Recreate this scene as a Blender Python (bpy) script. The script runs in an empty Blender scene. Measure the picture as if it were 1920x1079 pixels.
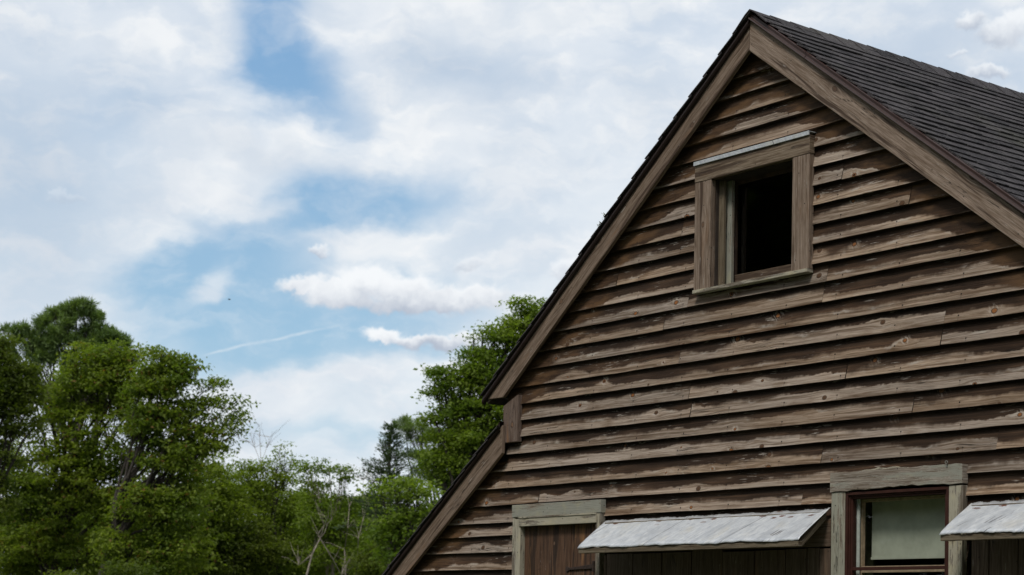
import bpy, math, random
import numpy as np
from mathutils import Vector, Matrix
random.seed(7)
RNG = np.random.default_rng(11)
scene = bpy.context.scene
COL = scene.collection

# ------------------------------------------------------------------ camera
F_PX, YAW, PITCH, ROLL, CY = 3421.732, 0.92149, 0.04729, 0.01989, 1010.685
CAM = np.array([6.723, -6.6607, 1.60])
def cam_axes():
    cy, sy = math.cos(YAW), math.sin(YAW); cp, sp = math.cos(PITCH), math.sin(PITCH)
    fw = np.array([-sy*cp, cy*cp, sp]); r = np.array([cy, sy, 0.0]); u = np.cross(r, fw)
    c, s = math.cos(ROLL), math.sin(ROLL)
    return c*r + s*u, -s*r + c*u, fw
AR, AU, AF = cam_axes()
cam_data = bpy.data.cameras.new("camera")
cam = bpy.data.objects.new("camera", cam_data); COL.objects.link(cam)
M = Matrix(((AR[0], AU[0], -AF[0], CAM[0]), (AR[1], AU[1], -AF[1], CAM[1]), (AR[2], AU[2], -AF[2], CAM[2]), (0, 0, 0, 1)))
cam.matrix_world = M
cam_data.sensor_width = 36.0
cam_data.lens = F_PX / 1920 * 36.0
cam_data.shift_y = (CY - 539.5) / 1920
cam_data.clip_start = 0.1; cam_data.clip_end = 3000
cam_data.dof.use_dof = True
cam_data.dof.focus_distance = 9.0
cam_data.dof.aperture_fstop = 6.8
scene.camera = cam

def ray(px, py):
    return AF*F_PX + AR*(px-960) + AU*(CY-py)
def W(px, py, Y=0.0):
    """photo measurement -> (x, z) on the real vertical plane y = Y"""
    d = ray(px, py); t = (Y - CAM[1]) / d[1]
    return CAM[0] + d[0]*t, CAM[2] + d[2]*t
def AT(px, py, dist):
    d = ray(px, py) / F_PX
    return CAM + d*dist

# ------------------------------------------------------------------ light
view = scene.view_settings
view.view_transform = 'Standard'; view.look = 'None'; view.gamma = 1.0
view.exposure = 0.0
SUN_EL, SUN_AZ = math.radians(56), math.radians(-66)     # azimuth measured in the xy plane from +x
sun_dir = Vector((math.cos(SUN_EL)*math.cos(SUN_AZ), math.cos(SUN_EL)*math.sin(SUN_AZ), math.sin(SUN_EL)))
sd = bpy.data.lights.new("sun", 'SUN'); sd.energy = 2.2; sd.angle = math.radians(12); sd.color = (1.0, 0.95, 0.87)
so = bpy.data.objects.new("sun", sd); COL.objects.link(so)
so.rotation_euler = (-sun_dir).to_track_quat('-Z', 'Y').to_euler()
so.location = (0, -10, 20)

# ------------------------------------------------------------------ node helper
class N:
    def __init__(s, nt): s.nt = nt
    def new(s, t, **kw):
        n = s.nt.nodes.new(t)
        for k, v in kw.items(): setattr(n, k, v)
        return n
    def put(s, sock, v):
        if v is None: return
        if isinstance(v, bpy.types.NodeSocket): s.nt.links.new(v, sock)
        else:
            if sock.type == 'RGBA' and not hasattr(v, '__len__'): v = (v, v, v, 1)
            if sock.type == 'RGBA' and len(v) == 3: v = (*v, 1)
            if sock.type == 'VECTOR' and not hasattr(v, '__len__'): v = (v, v, v)
            sock.default_value = v
    def m(s, op, a, b=None, c=None, clamp=False):
        n = s.new('ShaderNodeMath', operation=op, use_clamp=clamp)
        s.put(n.inputs[0], a); s.put(n.inputs[1], b); s.put(n.inputs[2], c)
        return n.outputs[0]
    def v(s, op, a, b=None, scale=None):
        n = s.new('ShaderNodeVectorMath', operation=op)
        s.put(n.inputs[0], a); s.put(n.inputs[1], b)
        if scale is not None: s.put(n.inputs['Scale'], scale)
        return n.outputs['Value'] if op in ('LENGTH', 'DOT_PRODUCT', 'DISTANCE') else n.outputs[0]
    def comb(s, x, y, z=0.0):
        n = s.new('ShaderNodeCombineXYZ')
        for i, q in enumerate((x, y, z)): s.put(n.inputs[i], q)
        return n.outputs[0]
    def sep(s, a):
        n = s.new('ShaderNodeSeparateXYZ'); s.put(n.inputs[0], a); return n.outputs
    def noise(s, vec, scale, detail=3, rough=0.55, dist=0.0, color=False, dim='3D'):
        n = s.new('ShaderNodeTexNoise', noise_dimensions=dim)
        s.put(n.inputs['Vector'], vec); s.put(n.inputs['Scale'], scale); s.put(n.inputs['Detail'], detail)
        s.put(n.inputs['Roughness'], rough); s.put(n.inputs['Distortion'], dist)
        return n.outputs['Color'] if color else n.outputs[0]
    def ss(s, v, a, b, lo=0.0, hi=1.0, kind='SMOOTHSTEP'):
        n = s.new('ShaderNodeMapRange', interpolation_type=kind)
        s.put(n.inputs['Value'], v); s.put(n.inputs['From Min'], a); s.put(n.inputs['From Max'], b)
        s.put(n.inputs['To Min'], lo); s.put(n.inputs['To Max'], hi)
        return n.outputs[0]
    def mix(s, f, a, b, mode='MIX'):
        n = s.new('ShaderNodeMix', data_type='RGBA', blend_type=mode)
        s.put(n.inputs[0], f); s.put(n.inputs[6], a); s.put(n.inputs[7], b)
        return n.outputs[2]
    def mapping(s, vec, loc=(0, 0, 0), rot=(0, 0, 0), scale=(1, 1, 1), kind='POINT'):
        n = s.new('ShaderNodeMapping', vector_type=kind)
        s.put(n.inputs['Vector'], vec)
        if kind != 'NORMAL': n.inputs['Location'].default_value = loc
        n.inputs['Rotation'].default_value = rot; n.inputs['Scale'].default_value = scale
        return n.outputs[0]

def srgb(r, g, b):
    f = lambda c: (c/255/12.92) if c/255 <= 0.04045 else ((c/255+0.055)/1.055)**2.4
    return (f(r), f(g), f(b))

# ------------------------------------------------------------------ sky
world = bpy.data.worlds.new("World"); scene.world = world; world.use_nodes = True
wt = world.node_tree; wt.nodes.clear(); n = N(wt)
BGS = 0.1
head = np.array([-math.sin(YAW), math.cos(YAW), 0]); rgt = np.array([math.cos(YAW), math.sin(YAW), 0])
def skyuv(px, py):
    """a photo measurement as (azimuth, elevation), in units of 1/34.2 radian, about the compass heading of the view"""
    d = ray(px, py); d = d/np.linalg.norm(d)
    return math.atan2(d@rgt, d@head)*34.217, math.asin(d[2])*34.217
tc = n.new('ShaderNodeTexCoord').outputs['Generated']
az = n.m('ARCTAN2', n.v('DOT_PRODUCT', tc, tuple(rgt)), n.v('DOT_PRODUCT', tc, tuple(head)))
el = n.m('ARCSINE', n.sep(tc)[2])
P0 = n.comb(n.m('MULTIPLY', az, 34.217), n.m('MULTIPLY', el, 34.217))
w1 = n.v('SUBTRACT', n.noise(P0, 0.55, 2, 0.5, color=True), (0.5, 0.5, 0.5))
w2 = n.v('SUBTRACT', n.noise(n.mapping(P0, loc=(7, 3, 0), scale=(1, 1.5, 1)), 1.9, 4, 0.55, color=True), (0.5, 0.5, 0.5))
P1 = n.v('ADD', n.v('ADD', P0, n.v('SCALE', w1, scale=1.1)), n.v('SCALE', w2, scale=0.45))
def blob(vec, px, py, rx, ry, rot=0.0, soft=1.0, inner=0.0):
    u, v = skyuv(px, py)
    q = n.mapping(vec, loc=(u, v, 0), rot=(0, 0, rot), scale=(rx/100, ry/100, 1), kind='TEXTURE')
    return n.ss(n.v('LENGTH', n.v('MULTIPLY', q, (1, 1, 0))), 1.0, inner, 0.0, 1.0)
# soft high cloud: coverage = base + hand-placed thinner / denser areas + streaky noise
C = 0.82
SOFT = [(515, 20, 110, 170, 0, -.80), (545, 140, 150, 105, 0, -.80), (610, 220, 170, 70, -.3, -.45), (470, 130, 110, 60, .2, -.35), (500, 235, 90, 28, 0, -.3),
        (680, 372, 300, 78, 0, -.85), (590, 392, 150, 60, 0, -.45), (450, 465, 240, 105, .2, -.85), (300, 515, 150, 80, .3, -.7),
        (600, 590, 470, 150, .05, -.9), (400, 620, 260, 150, .1, -.6), (800, 640, 200, 50, 0, -.25), (640, 805, 220, 42, -.1, -.42), (700, 850, 150, 45, 0, -.2),
        (850, 125, 190, 70, -.05, -.12), (60, 330, 300, 360, 0, -.12), (240, 240, 170, 110, 0, -.2), (330, 200, 200, 60, 0, -.1),
        (250, 85, 130, 50, 0, .22), (380, 290, 190, 70, .1, .25), (510, 275, 130, 45, 0, .25), (510, 392, 120, 32, .1, .5), (390, 345, 200, 50, 0, .2),
        (398, 535, 46, 70, -.25, .8), (380, 575, 60, 30, .2, .5), (820, 235, 190, 75, .15, .25), (960, 300, 240, 70, 0, .15), (870, 30, 360, 80, 0, .3), (700, 450, 130, 48, 0, .48),
        (500, 735, 160, 60, .1, .4), (640, 690, 330, 40, .12, .35), (920, 610, 130, 60, .3, .35), (1750, 170, 420, 200, 0, -.06), (1300, 60, 300, 100, 0, -.08), (900, 420, 130, 60, 0, -.1)]
for (px, py, rx, ry, rot, wgt) in SOFT:
    C = n.m('MULTIPLY_ADD', blob(P1, px, py, rx, ry, rot), wgt, C)
str1 = n.noise(n.mapping(P1, rot=(0, 0, -.25), scale=(.8, 2.3, 1)), 1.0, 7, 0.60)
C = n.m('ADD', C, n.m('MULTIPLY', n.m('SUBTRACT', str1, 0.5), 0.24))
# far from the photographed patch of sky the cover is broken cloud of the same kind
veil = n.noise(n.mapping(P1, loc=(4, 1, 0), rot=(0, 0, .2), scale=(.5, 1.3, 1)), 1.3, 6, 0.58)
Cm = n.ss(C, -.15, 1.12)
Cm = n.m('ADD', n.m('MULTIPLY', Cm, .92), n.m('MULTIPLY', n.ss(veil, .42, .75), .30), clamp=True)
Gy = None
for (px, py, rx, ry, rot, wgt) in [(40, 330, 330, 400, 0, .9), (250, 225, 190, 120, 0, .6), (850, 130, 260, 80, -.1, .75), (1720, 150, 420, 170, 0, .7), (1250, 200, 200, 90, 0, .3), (560, 300, 330, 40, -.1, .35), (480, 815, 90, 60, 0, .9)]:
    g_ = n.m('MULTIPLY', blob(P1, px, py, rx, ry, rot), wgt)
    Gy = g_ if Gy is None else n.m('MAXIMUM', Gy, g_)
sky = n.new('ShaderNodeTexSky', sky_type='NISHITA', sun_disc=False)
sky.sun_elevation = SUN_EL; sky.sun_rotation = math.pi/2 - SUN_AZ
sky.air_density = 1.0; sky.dust_density = 0.6; sky.ozone_density = 1.5
blue = n.mix(1.0, sky.outputs[0], (1.0, 1.0, 1.0), 'MULTIPLY')
blue = n.mix(0.72, blue, n.mix(n.ss(el, 0.10, 0.36), tuple(c/BGS for c in srgb(166, 205, 230)), tuple(c/BGS for c in srgb(134, 180, 224))))
wshade = n.noise(n.mapping(P1, loc=(2, 9, 0), scale=(.6, 1.2, 1)), 0.8, 4, 0.5)
white = n.mix(n.ss(wshade, .35, .65), tuple(c/BGS for c in srgb(224, 231, 239)), tuple(c/BGS for c in srgb(242, 245, 248)))
white = n.mix(Gy, white, tuple(c/BGS for c in srgb(201, 212, 225)))
skyc = n.mix(Cm, blue, white)
# small cumulus with lit tops and grey undersides
w3 = n.v('SUBTRACT', n.noise(P0, 2.6, 5, 0.6, color=True), (0.5, 0.5, 0.5))
P3 = n.v('ADD', P0, n.v('SCALE', w3, scale=0.50))
def cumulus(parts, cx, cy, hh, op=1.0, edge=0.62, tone=(246, 249, 252), low=(180, 190, 206)):
    global skyc
    f = None
    for (px, py, rx, ry) in parts:
        b = blob(P3, px, py, rx, ry)
        f = b if f is None else n.m('MAXIMUM', f, b)
    u, v = skyuv(cx, cy)
    mask = n.m('MULTIPLY', n.ss(f, 0.0, edge), op)
    vv = n.m('SUBTRACT', n.sep(P3)[1], v)
    sh = n.ss(n.m('ADD', n.m('DIVIDE', vv, hh/100), n.m('MULTIPLY', n.m('SUBTRACT', n.noise(P3, 1.6, 4, .55), .5), 1.7)), -1.3, .75)
    col = n.mix(sh, tuple(c/BGS for c in srgb(*low)), tuple(c/BGS for c in srgb(*tone)))
    skyc = n.mix(mask, skyc, col)
cumulus([(620, 543, 110, 34), (690, 528, 95, 52), (755, 545, 110, 48), (640, 560, 110, 28), (840, 560, 150, 34), (905, 555, 85, 36), (570, 540, 75, 24), (780, 572, 180, 24)], 740, 552, 40)
cumulus([(720, 628, 55, 22), (770, 640, 70, 20), (830, 645, 70, 22), (880, 640, 50, 24)], 780, 636, 18)
cumulus([(598, 470, 32, 13)], 598, 468, 10, .8)
cumulus([(880, 495, 46, 18)], 880, 492, 14, .5)
cumulus([(1062, 500, 50, 26), (1085, 520, 40, 30)], 1062, 505, 20, .7)
cumulus([(130, 375, 60, 14), (105, 362, 25, 12)], 130, 370, 12, .22)
cumulus([(1818, 40, 36, 22)], 1818, 36, 16, .8)
cumulus([(1880, 60, 66, 34), (1908, 32, 46, 30)], 1880, 55, 26, .85)
cumulus([(1850, 138, 62, 17)], 1850, 134, 12, .8)
cumulus([(1798, 101, 26, 9)], 1798, 100, 8, .5)
# thin old contrail: a narrow wobbling band along a gently curved line
(ua, va), (ub, vb) = skyuv(375, 668), skyuv(645, 607)
px_, py_ = n.sep(P0)[0], n.sep(P0)[1]
tt = n.m('DIVIDE', n.m('SUBTRACT', px_, ua), ub-ua)
linev = n.m('ADD', n.m('MULTIPLY_ADD', tt, vb-va, va), n.m('MULTIPLY', n.m('SUBTRACT', n.noise(P0, 1.3, 3, .5), .5), .16))
dd = n.m('ABSOLUTE', n.m('SUBTRACT', py_, linev))
cw = n.m('MULTIPLY', n.noise(P0, 2.2, 4, .6), .085)
cm_ = n.m('MULTIPLY', n.ss(dd, cw, 0.0), n.m('MULTIPLY', n.ss(tt, -.02, .15), n.ss(tt, 1.02, .9)))
skyc = n.mix(n.m('MULTIPLY', cm_, n.ss(n.noise(P0, 1.6, 3), (.32), .68, .12, .58)), skyc, tuple(c/BGS for c in srgb(238, 243, 247)))
# below the horizon
skyc = n.mix(n.ss(el, 0.0, -0.03), skyc, tuple(c/BGS for c in (.10, .12, .07)))
bg = n.new('ShaderNodeBackground'); n.put(bg.inputs[0], skyc); bg.inputs[1].default_value = BGS
wo = n.new('ShaderNodeOutputWorld'); wt.links.new(bg.outputs[0], wo.inputs[0])

# ------------------------------------------------------------------ objects helpers
def tag(o, label=None, cat=None, group=None, kind=None):
    if label: o['label'] = label
    if cat: o['category'] = cat
    if group: o['group'] = group
    if kind: o['kind'] = kind
    return o
def empty(name, loc, label, cat, group=None):
    o = bpy.data.objects.new(name, None); COL.objects.link(o); o.location = loc
    o.empty_display_size = 0.3
    return tag(o, label, cat, group)
def link(name, me, parent=None):
    o = bpy.data.objects.new(name, me); COL.objects.link(o)
    if parent is not None:
        o.parent = parent
        root = parent
        off = Vector((0, 0, 0))
        while root is not None: off += Vector(root.location); root = root.parent
        o.location = -off            # meshes are written in world coordinates
    return o

class MB:
    """collects polygons with grain-aligned UVs (u along the grain) and builds ONE mesh object"""
    def __init__(s): s.v = []; s.f = []; s.uv = []; s.uv2 = []
    def face(s, pts, along=(1, 0, 0), off=(0, 0), seed=0.5):
        pts = [Vector(p) for p in pts]
        nrm = Vector((0, 0, 0))
        for i in range(len(pts)): nrm += pts[i].cross(pts[(i+1) % len(pts)])
        if nrm.length < 1e-12: return
        nrm.normalize(); a = Vector(along).normalized()
        c = nrm.cross(a)
        if c.length < 0.2:
            a2 = Vector((0, 1, 0)) if abs(nrm.y) < .8 else Vector((1, 0, 0))
            c = nrm.cross(a2).normalized(); a = a2
        c.normalize()
        i0 = len(s.v); s.v += [tuple(p) for p in pts]
        s.f.append(list(range(i0, i0+len(pts))))
        for p in pts: s.uv.append((p.dot(a)+off[0], p.dot(c)+off[1])); s.uv2.append((seed, 0.5))
    def solid(s, poly, ext, along=(1, 0, 0), seed=None):
        """poly: list of 3D points (planar), ext: extrusion vector"""
        seed = random.random() if seed is None else seed
        off = (seed*37.1, seed*11.7)
        a = [Vector(p) for p in poly]; e = Vector(ext); b = [p+e for p in a]
        nrm = Vector((0, 0, 0))
        for i in range(len(a)): nrm += a[i].cross(a[(i+1) % len(a)])
        if nrm.dot(e) > 0: a = a[::-1]; b = b[::-1]
        s.face(a, along, off, seed); s.face(b[::-1], along, off, seed)
        for i in range(len(a)):
            j = (i+1) % len(a)
            s.face([a[j], a[i], b[i], b[j]], along, off, seed)
    def xz(s, poly, y0, y1, along=None, seed=None):
        """polygon of (x, z) extruded from y0 to y1"""
        if along is None:
            xs = [p[0] for p in poly]; zs = [p[1] for p in poly]
            along = (1, 0, 0) if max(xs)-min(xs) > max(zs)-min(zs) else (0, 0, 1)
        s.solid([(p[0], y0, p[1]) for p in poly], (0, y1-y0, 0), along, seed)
    def box(s, x0, x1, y0, y1, z0, z1, along=None, seed=None):
        if along is None:
            d = (x1-x0, y1-y0, z1-z0); k = d.index(max(d)); along = tuple(1 if i == k else 0 for i in range(3))
        s.solid([(x0, y0, z0), (x1, y0, z0), (x1, y0, z1), (x0, y0, z1)], (0, y1-y0, 0), along, seed)
    def build(s, name, mat, parent=None, bevel=0.0, smooth=False):
        me = bpy.data.meshes.new(name); me.from_pydata(s.v, [], s.f)
        l = me.uv_layers.new(name="UVMap"); l.data.foreach_set('uv', np.array(s.uv, dtype=np.float32).ravel())
        l2 = me.uv_layers.new(name="Board"); l2.data.foreach_set('uv', np.array(s.uv2, dtype=np.float32).ravel())
        me.materials.append(mat); me.update()
        o = link(name, me, parent)
        if smooth: me.polygons.foreach_set('use_smooth', [True]*len(me.polygons))
        if bevel > 0:
            import bmesh
            bm = bmesh.new(); bm.from_mesh(me); bmesh.ops.remove_doubles(bm, verts=bm.verts, dist=1e-5)
            bm.to_mesh(me); bm.free()
            md = o.modifiers.new('bevel', 'BEVEL'); md.width = bevel; md.segments = 2; md.limit_method = 'ANGLE'; md.angle_limit = math.radians(40)
        return o

def quads(name, V, mat, parent=None, nper=4, smooth=False):
    """V: (n, nper, 3) array of separate polygons"""
    k = V.shape[0]; me = bpy.data.meshes.new(name)
    me.vertices.add(k*nper); me.vertices.foreach_set('co', V.astype(np.float32).ravel())
    me.loops.add(k*nper); me.loops.foreach_set('vertex_index', np.arange(k*nper, dtype=np.int32))
    me.polygons.add(k); me.polygons.foreach_set('loop_start', np.arange(0, k*nper, nper, dtype=np.int32))
    me.polygons.foreach_set('loop_total', np.full(k, nper, dtype=np.int32))
    me.materials.append(mat); me.update(calc_edges=True)
    if smooth: me.polygons.foreach_set('use_smooth', [True]*k)
    return link(name, me, parent)

# ------------------------------------------------------------------ materials
def newmat(name):
    m = bpy.data.materials.new(name); m.use_nodes = True
    nt = m.node_tree; nt.nodes.clear(); q = N(nt)
    out = q.new('ShaderNodeOutputMaterial'); b = q.new('ShaderNodeBsdfPrincipled')
    nt.links.new(b.outputs[0], out.inputs[0])
    return m, q, b, out
def bump(q, b, h, dist=0.004, strength=1.0):
    bn = q.new('ShaderNodeBump'); bn.inputs['Distance'].default_value = dist; bn.inputs['Strength'].default_value = strength
    q.put(bn.inputs['Height'], h); q.nt.links.new(bn.outputs[0], b.inputs['Normal'])

def knots(q, u, v, sx, sy, dens=0.5):
    """returns (distance in metres to a knot, dx, dv, cell colour)"""
    vo = q.new('ShaderNodeTexVoronoi', voronoi_dimensions='2D', feature='F1')
    q.put(vo.inputs['Vector'], q.comb(q.m('MULTIPLY', u, sx), q.m('MULTIPLY', v, sy))); q.put(vo.inputs['Scale'], 1.0)
    pos = q.sep(vo.outputs['Position'])
    dx = q.m('SUBTRACT', u, q.m('DIVIDE', pos[0], sx)); dv = q.m('SUBTRACT', v, q.m('DIVIDE', pos[1], sy))
    cs = q.new('ShaderNodeSeparateColor'); q.put(cs.inputs[0], vo.outputs['Color'])
    return dx, dv, cs.outputs

def siding_mat(name, pale=(.335, .248, .176), grey=(.305, .252, .208), dark=(.022, .013, .008), mid=(.056, .034, .021)):
    m, q, b, out = newmat(name)
    uv = q.new('ShaderNodeUVMap', uv_map='UVMap').outputs[0]; u, v = q.sep(uv)[0], q.sep(uv)[1]
    bd = q.sep(q.new('ShaderNodeUVMap', uv_map='Board').outputs[0]); seed, fr = bd[0], bd[1]
    # board-local coordinates: u metres along (already offset per board), v metres up
    dx, dv, cc = knots(q, u, q.m('MULTIPLY_ADD', seed, 3.7, v), 2.6, 8.5)
    on = q.m('GREATER_THAN', cc[0], 0.42)
    kr = q.ss(cc[1], 0, 1, .004, .0125, 'LINEAR')
    d2 = q.m('ADD', q.m('POWER', q.m('DIVIDE', dx, 1.35), 2.0), q.m('POWER', dv, 2.0))
    d = q.m('SQRT', d2)
    rel = q.m('DIVIDE', d, kr)
    # grain flows around knots
    infl = q.m('MULTIPLY', on, q.m('EXPONENT', q.m('MULTIPLY', q.m('ADD', q.m('POWER', q.m('DIVIDE', dx, .075), 2.0), q.m('POWER', q.m('DIVIDE', dv, .030), 2.0)), -1.0)))
    vg = q.m('SUBTRACT', v, q.m('MULTIPLY', q.m('MULTIPLY', dv, infl), .85))
    wob = q.noise(q.comb(q.m('MULTIPLY', u, 1.6), q.m('MULTIPLY', vg, 9), seed), 1.0, 3, .5)
    vg2 = q.m('MULTIPLY_ADD', wob, .030, vg)
    g1 = q.noise(q.comb(q.m('MULTIPLY', u, 1.5), q.m('MULTIPLY', vg2, 150), q.m('MULTIPLY', seed, 9)), 1.0, 4, .65)
    g2 = q.noise(q.comb(q.m('MULTIPLY', u, 9), q.m('MULTIPLY', vg2, 420), q.m('MULTIPLY', seed, 5)), 1.0, 3, .6)
    g3 = q.noise(q.comb(q.m('MULTIPLY', u, .9), q.m('MULTIPLY', vg2, 42), q.m('MULTIPLY', seed, 7)), 1.0, 3, .55)
    # weather line: ragged tide-mark between the sheltered dark top and the bleached drip edge
    e1 = q.noise(q.comb(q.m('MULTIPLY', u, 3.1), seed, 3.0), 1.0, 5, .62)
    e2 = q.noise(q.comb(q.m('MULTIPLY', u, 28), q.m('MULTIPLY', vg2, 60), seed), 1.0, 3, .6)
    eb = q.noise(q.comb(q.m('MULTIPLY', u, .45), seed, 8.0), 1.0, 1, .5)
    rk = q.new('ShaderNodeAttribute', attribute_name='rk').outputs['Fac']        # metres below the rake board: sheltered, unbleached wood
    g5 = q.noise(q.comb(q.m('MULTIPLY', u, 2.2), q.m('MULTIPLY', vg2, 75), q.m('MULTIPLY', seed, 3)), 1.0, 3, .6)
    shel = q.ss(q.m('MULTIPLY_ADD', q.m('SUBTRACT', e1, .5), .22, rk), .20, .03)
    edge = q.m('ADD', q.m('ADD', q.m('MULTIPLY_ADD', q.m('SUBTRACT', e1, .5), .80, .40), q.m('MULTIPLY', q.m('SUBTRACT', seed, .5), .18)),
               q.m('ADD', q.m('ADD', q.m('MULTIPLY', q.m('SUBTRACT', e2, .5), .12), q.m('MULTIPLY', q.m('SUBTRACT', g5, .5), .18)), q.m('MULTIPLY', q.m('SUBTRACT', eb, .5), .50)))
    edge = q.m('SUBTRACT', q.m('ADD', edge, q.m('MULTIPLY', infl, .22)), q.m('MULTIPLY', shel, .35))
    sharp = q.ss(q.noise(q.comb(q.m('MULTIPLY', u, 1.7), seed, 5.0), 1.0, 2), .38, .62, .03, .16)
    mask = q.ss(q.m('SUBTRACT', fr, edge), q.m('MULTIPLY', sharp, -1.0), sharp)
    # light body colour
    tonal = q.noise(q.comb(q.m('MULTIPLY', u, .8), q.m('MULTIPLY', seed, 13), 1.0), 1.0, 2)
    light = q.mix(q.ss(q.m('ADD', tonal, q.m('MULTIPLY', seed, .3)), .4, .85), pale, grey)
    light = q.mix(1.0, light, q.ss(q.m('FRACT', q.m('MULTIPLY', seed, 7.77)), 0, 1, .80, 1.12), 'MULTIPLY')
    light = q.mix(q.ss(g1, .38, .66), light, q.mix(1.0, light, (1.28, 1.28, 1.30), 'MULTIPLY'))
    light = q.mix(q.ss(g3, .50, .30), light, q.mix(1.0, light, (.55, .49, .44), 'MULTIPLY'))
    light = q.mix(q.ss(g2, .55, .35), light, q.mix(1.0, light, (.62, .58, .54), 'MULTIPLY'))
    light = q.mix(q.ss(g5, .52, .36), light, q.mix(1.0, light, (.60, .55, .50), 'MULTIPLY'))
    light = q.mix(q.ss(g5, .58, .70), light, q.mix(1.0, light, (1.35, 1.36, 1.38), 'MULTIPLY'))
    pat = q.noise(q.comb(q.m('MULTIPLY', u, 4.5), q.m('MULTIPLY', vg2, 16), q.m('MULTIPLY', seed, 17)), 1.0, 4, .6)
    light = q.mix(q.ss(pat, .45, .30), light, q.mix(1.0, light, (.72, .67, .62), 'MULTIPLY'))
    dk = q.mix(q.ss(q.noise(q.comb(q.m('MULTIPLY', u, 2.0), q.m('MULTIPLY', vg2, 14), seed), 1.0, 4, .6), .42, .72), dark, mid)
    dk = q.mix(q.ss(g1, .48, .70), dk, q.mix(1.0, dk, (1.9, 1.8, 1.7), 'MULTIPLY'))
    dk = q.mix(q.ss(q.noise(q.comb(q.m('MULTIPLY', u, 1.1), q.m('MULTIPLY', v, 9), q.m('MULTIPLY', seed, 31)), 1.0, 3), .68, .80), dk, (.085, .046, .024))
    dk = q.mix(q.ss(fr, .25, .75, .45, .0), dk, q.mix(1.0, dk, (1.9, 1.75, 1.6), 'MULTIPLY'))
    dk = q.mix(q.m('MULTIPLY', shel, q.ss(pat, .42, .62, .1, .85)), dk, (.120, .066, .031))
    col = q.mix(mask, light, dk)
    sc1 = q.m('MULTIPLY', q.ss(q.noise(q.comb(q.m('MULTIPLY', u, 12), q.m('MULTIPLY', vg2, 130), q.m('MULTIPLY', seed, 21)), 1.0, 3, .6), .58, .68), q.ss(q.noise(q.comb(q.m('MULTIPLY', u, 2.6), q.m('MULTIPLY', v, 11), q.m('MULTIPLY', seed, 23)), 1.0, 3), .50, .64))
    col = q.mix(q.m('MULTIPLY', sc1, .60), col, (.44, .39, .34))
    sc2 = q.m('MULTIPLY', q.ss(q.noise(q.comb(q.m('MULTIPLY', u, 5), q.m('MULTIPLY', vg2, 110), q.m('MULTIPLY', seed, 27)), 1.0, 4, .62), .56, .64), q.ss(q.noise(q.comb(q.m('MULTIPLY', u, 1.9), q.m('MULTIPLY', v, 10), q.m('MULTIPLY', seed, 29)), 1.0, 3), .44, .58))
    col = q.mix(q.m('MULTIPLY', sc2, .22), col, (.050, .034, .024))
    # bright tide line just under the stain here and there
    tl = q.m('MULTIPLY', q.ss(q.m('ABSOLUTE', q.m('ADD', q.m('SUBTRACT', fr, edge), .06)), .09, .0), q.ss(q.noise(q.comb(q.m('MULTIPLY', u, 5), seed, 11.0), 1.0, 3), .52, .70))
    col = q.mix(q.m('MULTIPLY', tl, .55), col, (.50, .46, .41))
    # long cracks
    ck = q.m('MULTIPLY', q.ss(q.m('ABSOLUTE', q.m('SUBTRACT', g3, .5)), .012, .0), q.ss(q.noise(q.comb(q.m('MULTIPLY', u, 2.2), q.m('MULTIPLY', v, 8), seed), 1.0, 2), .56, .64))
    col = q.mix(q.m('MULTIPLY', ck, .8), col, (.015, .011, .009))
    # pale scuffs
    halo = q.m('MULTIPLY', q.m('MULTIPLY', on, q.ss(rel, 4.2, 1.3)), q.ss(q.noise(q.comb(q.m('MULTIPLY', q.m('ADD', u, q.m('MULTIPLY', v, .7)), 75), q.m('MULTIPLY', v, 30), seed), 1.0, 2), .46, .62))
    col = q.mix(q.m('MULTIPLY', halo, q.ss(cc[2], .3, .8, .10, .60)), col, (.46, .40, .34))
    ring = q.m('MULTIPLY', on, q.ss(rel, 1.45, 1.15))
    col = q.mix(q.m('MULTIPLY', ring, .85), col, (.045, .022, .012))
    kn = q.m('MULTIPLY', on, q.ss(rel, 1.0, .8))
    kcol = q.mix(q.ss(cc[2], .35, .55), (.110, .062, .036), (.300, .125, .045))
    kcol = q.mix(q.ss(q.m('SINE', q.m('MULTIPLY', rel, 14)), -.2, .8), kcol, q.mix(1.0, kcol, (.5, .45, .4), 'MULTIPLY'))
    hole = q.m('MULTIPLY', q.m('GREATER_THAN', cc[2], .86), q.ss(rel, .75, .55))
    kcol = q.mix(hole, kcol, (.008, .006, .005))
    col = q.mix(kn, col, kcol)
    # nails: one line per stud, a little scatter
    wx = q.new('ShaderNodeAttribute', attribute_name='wx')
    X = wx.outputs['Fac']
    cell = q.m('FLOOR', q.m('DIVIDE', X, .38)); fx = q.m('SUBTRACT', q.m('SUBTRACT', X, q.m('MULTIPLY', cell, .38)), .19)
    wn = q.new('ShaderNodeTexWhiteNoise', noise_dimensions='2D'); q.put(wn.inputs['Vector'], q.comb(cell, q.m('MULTIPLY', seed, 51)))
    nd = q.m('SQRT', q.m('ADD', q.m('POWER', q.m('ADD', fx, q.m('MULTIPLY', q.m('SUBTRACT', wn.outputs[0], .5), .05)), 2.0),
                         q.m('POWER', q.m('SUBTRACT', q.m('SUBTRACT', v, .016), q.m('MULTIPLY', wn.outputs[0], .012)), 2.0)))
    nail = q.ss(nd, .0052, .0034)
    col = q.mix(nail, col, (.022, .016, .013))
    drip = q.m('MULTIPLY', q.ss(q.m('ABSOLUTE', q.m('ADD', fx, q.m('MULTIPLY', q.m('SUBTRACT', wn.outputs[0], .5), .05))), .004, .001), q.m('LESS_THAN', v, .018))
    col = q.mix(q.m('MULTIPLY', drip, .35), col, (.05, .035, .025))
    q.put(b.inputs['Base Color'], col)
    q.put(b.inputs['Roughness'], q.ss(mask, 0, 1, .85, .75)); b.inputs['Specular IOR Level'].default_value = .15
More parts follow.
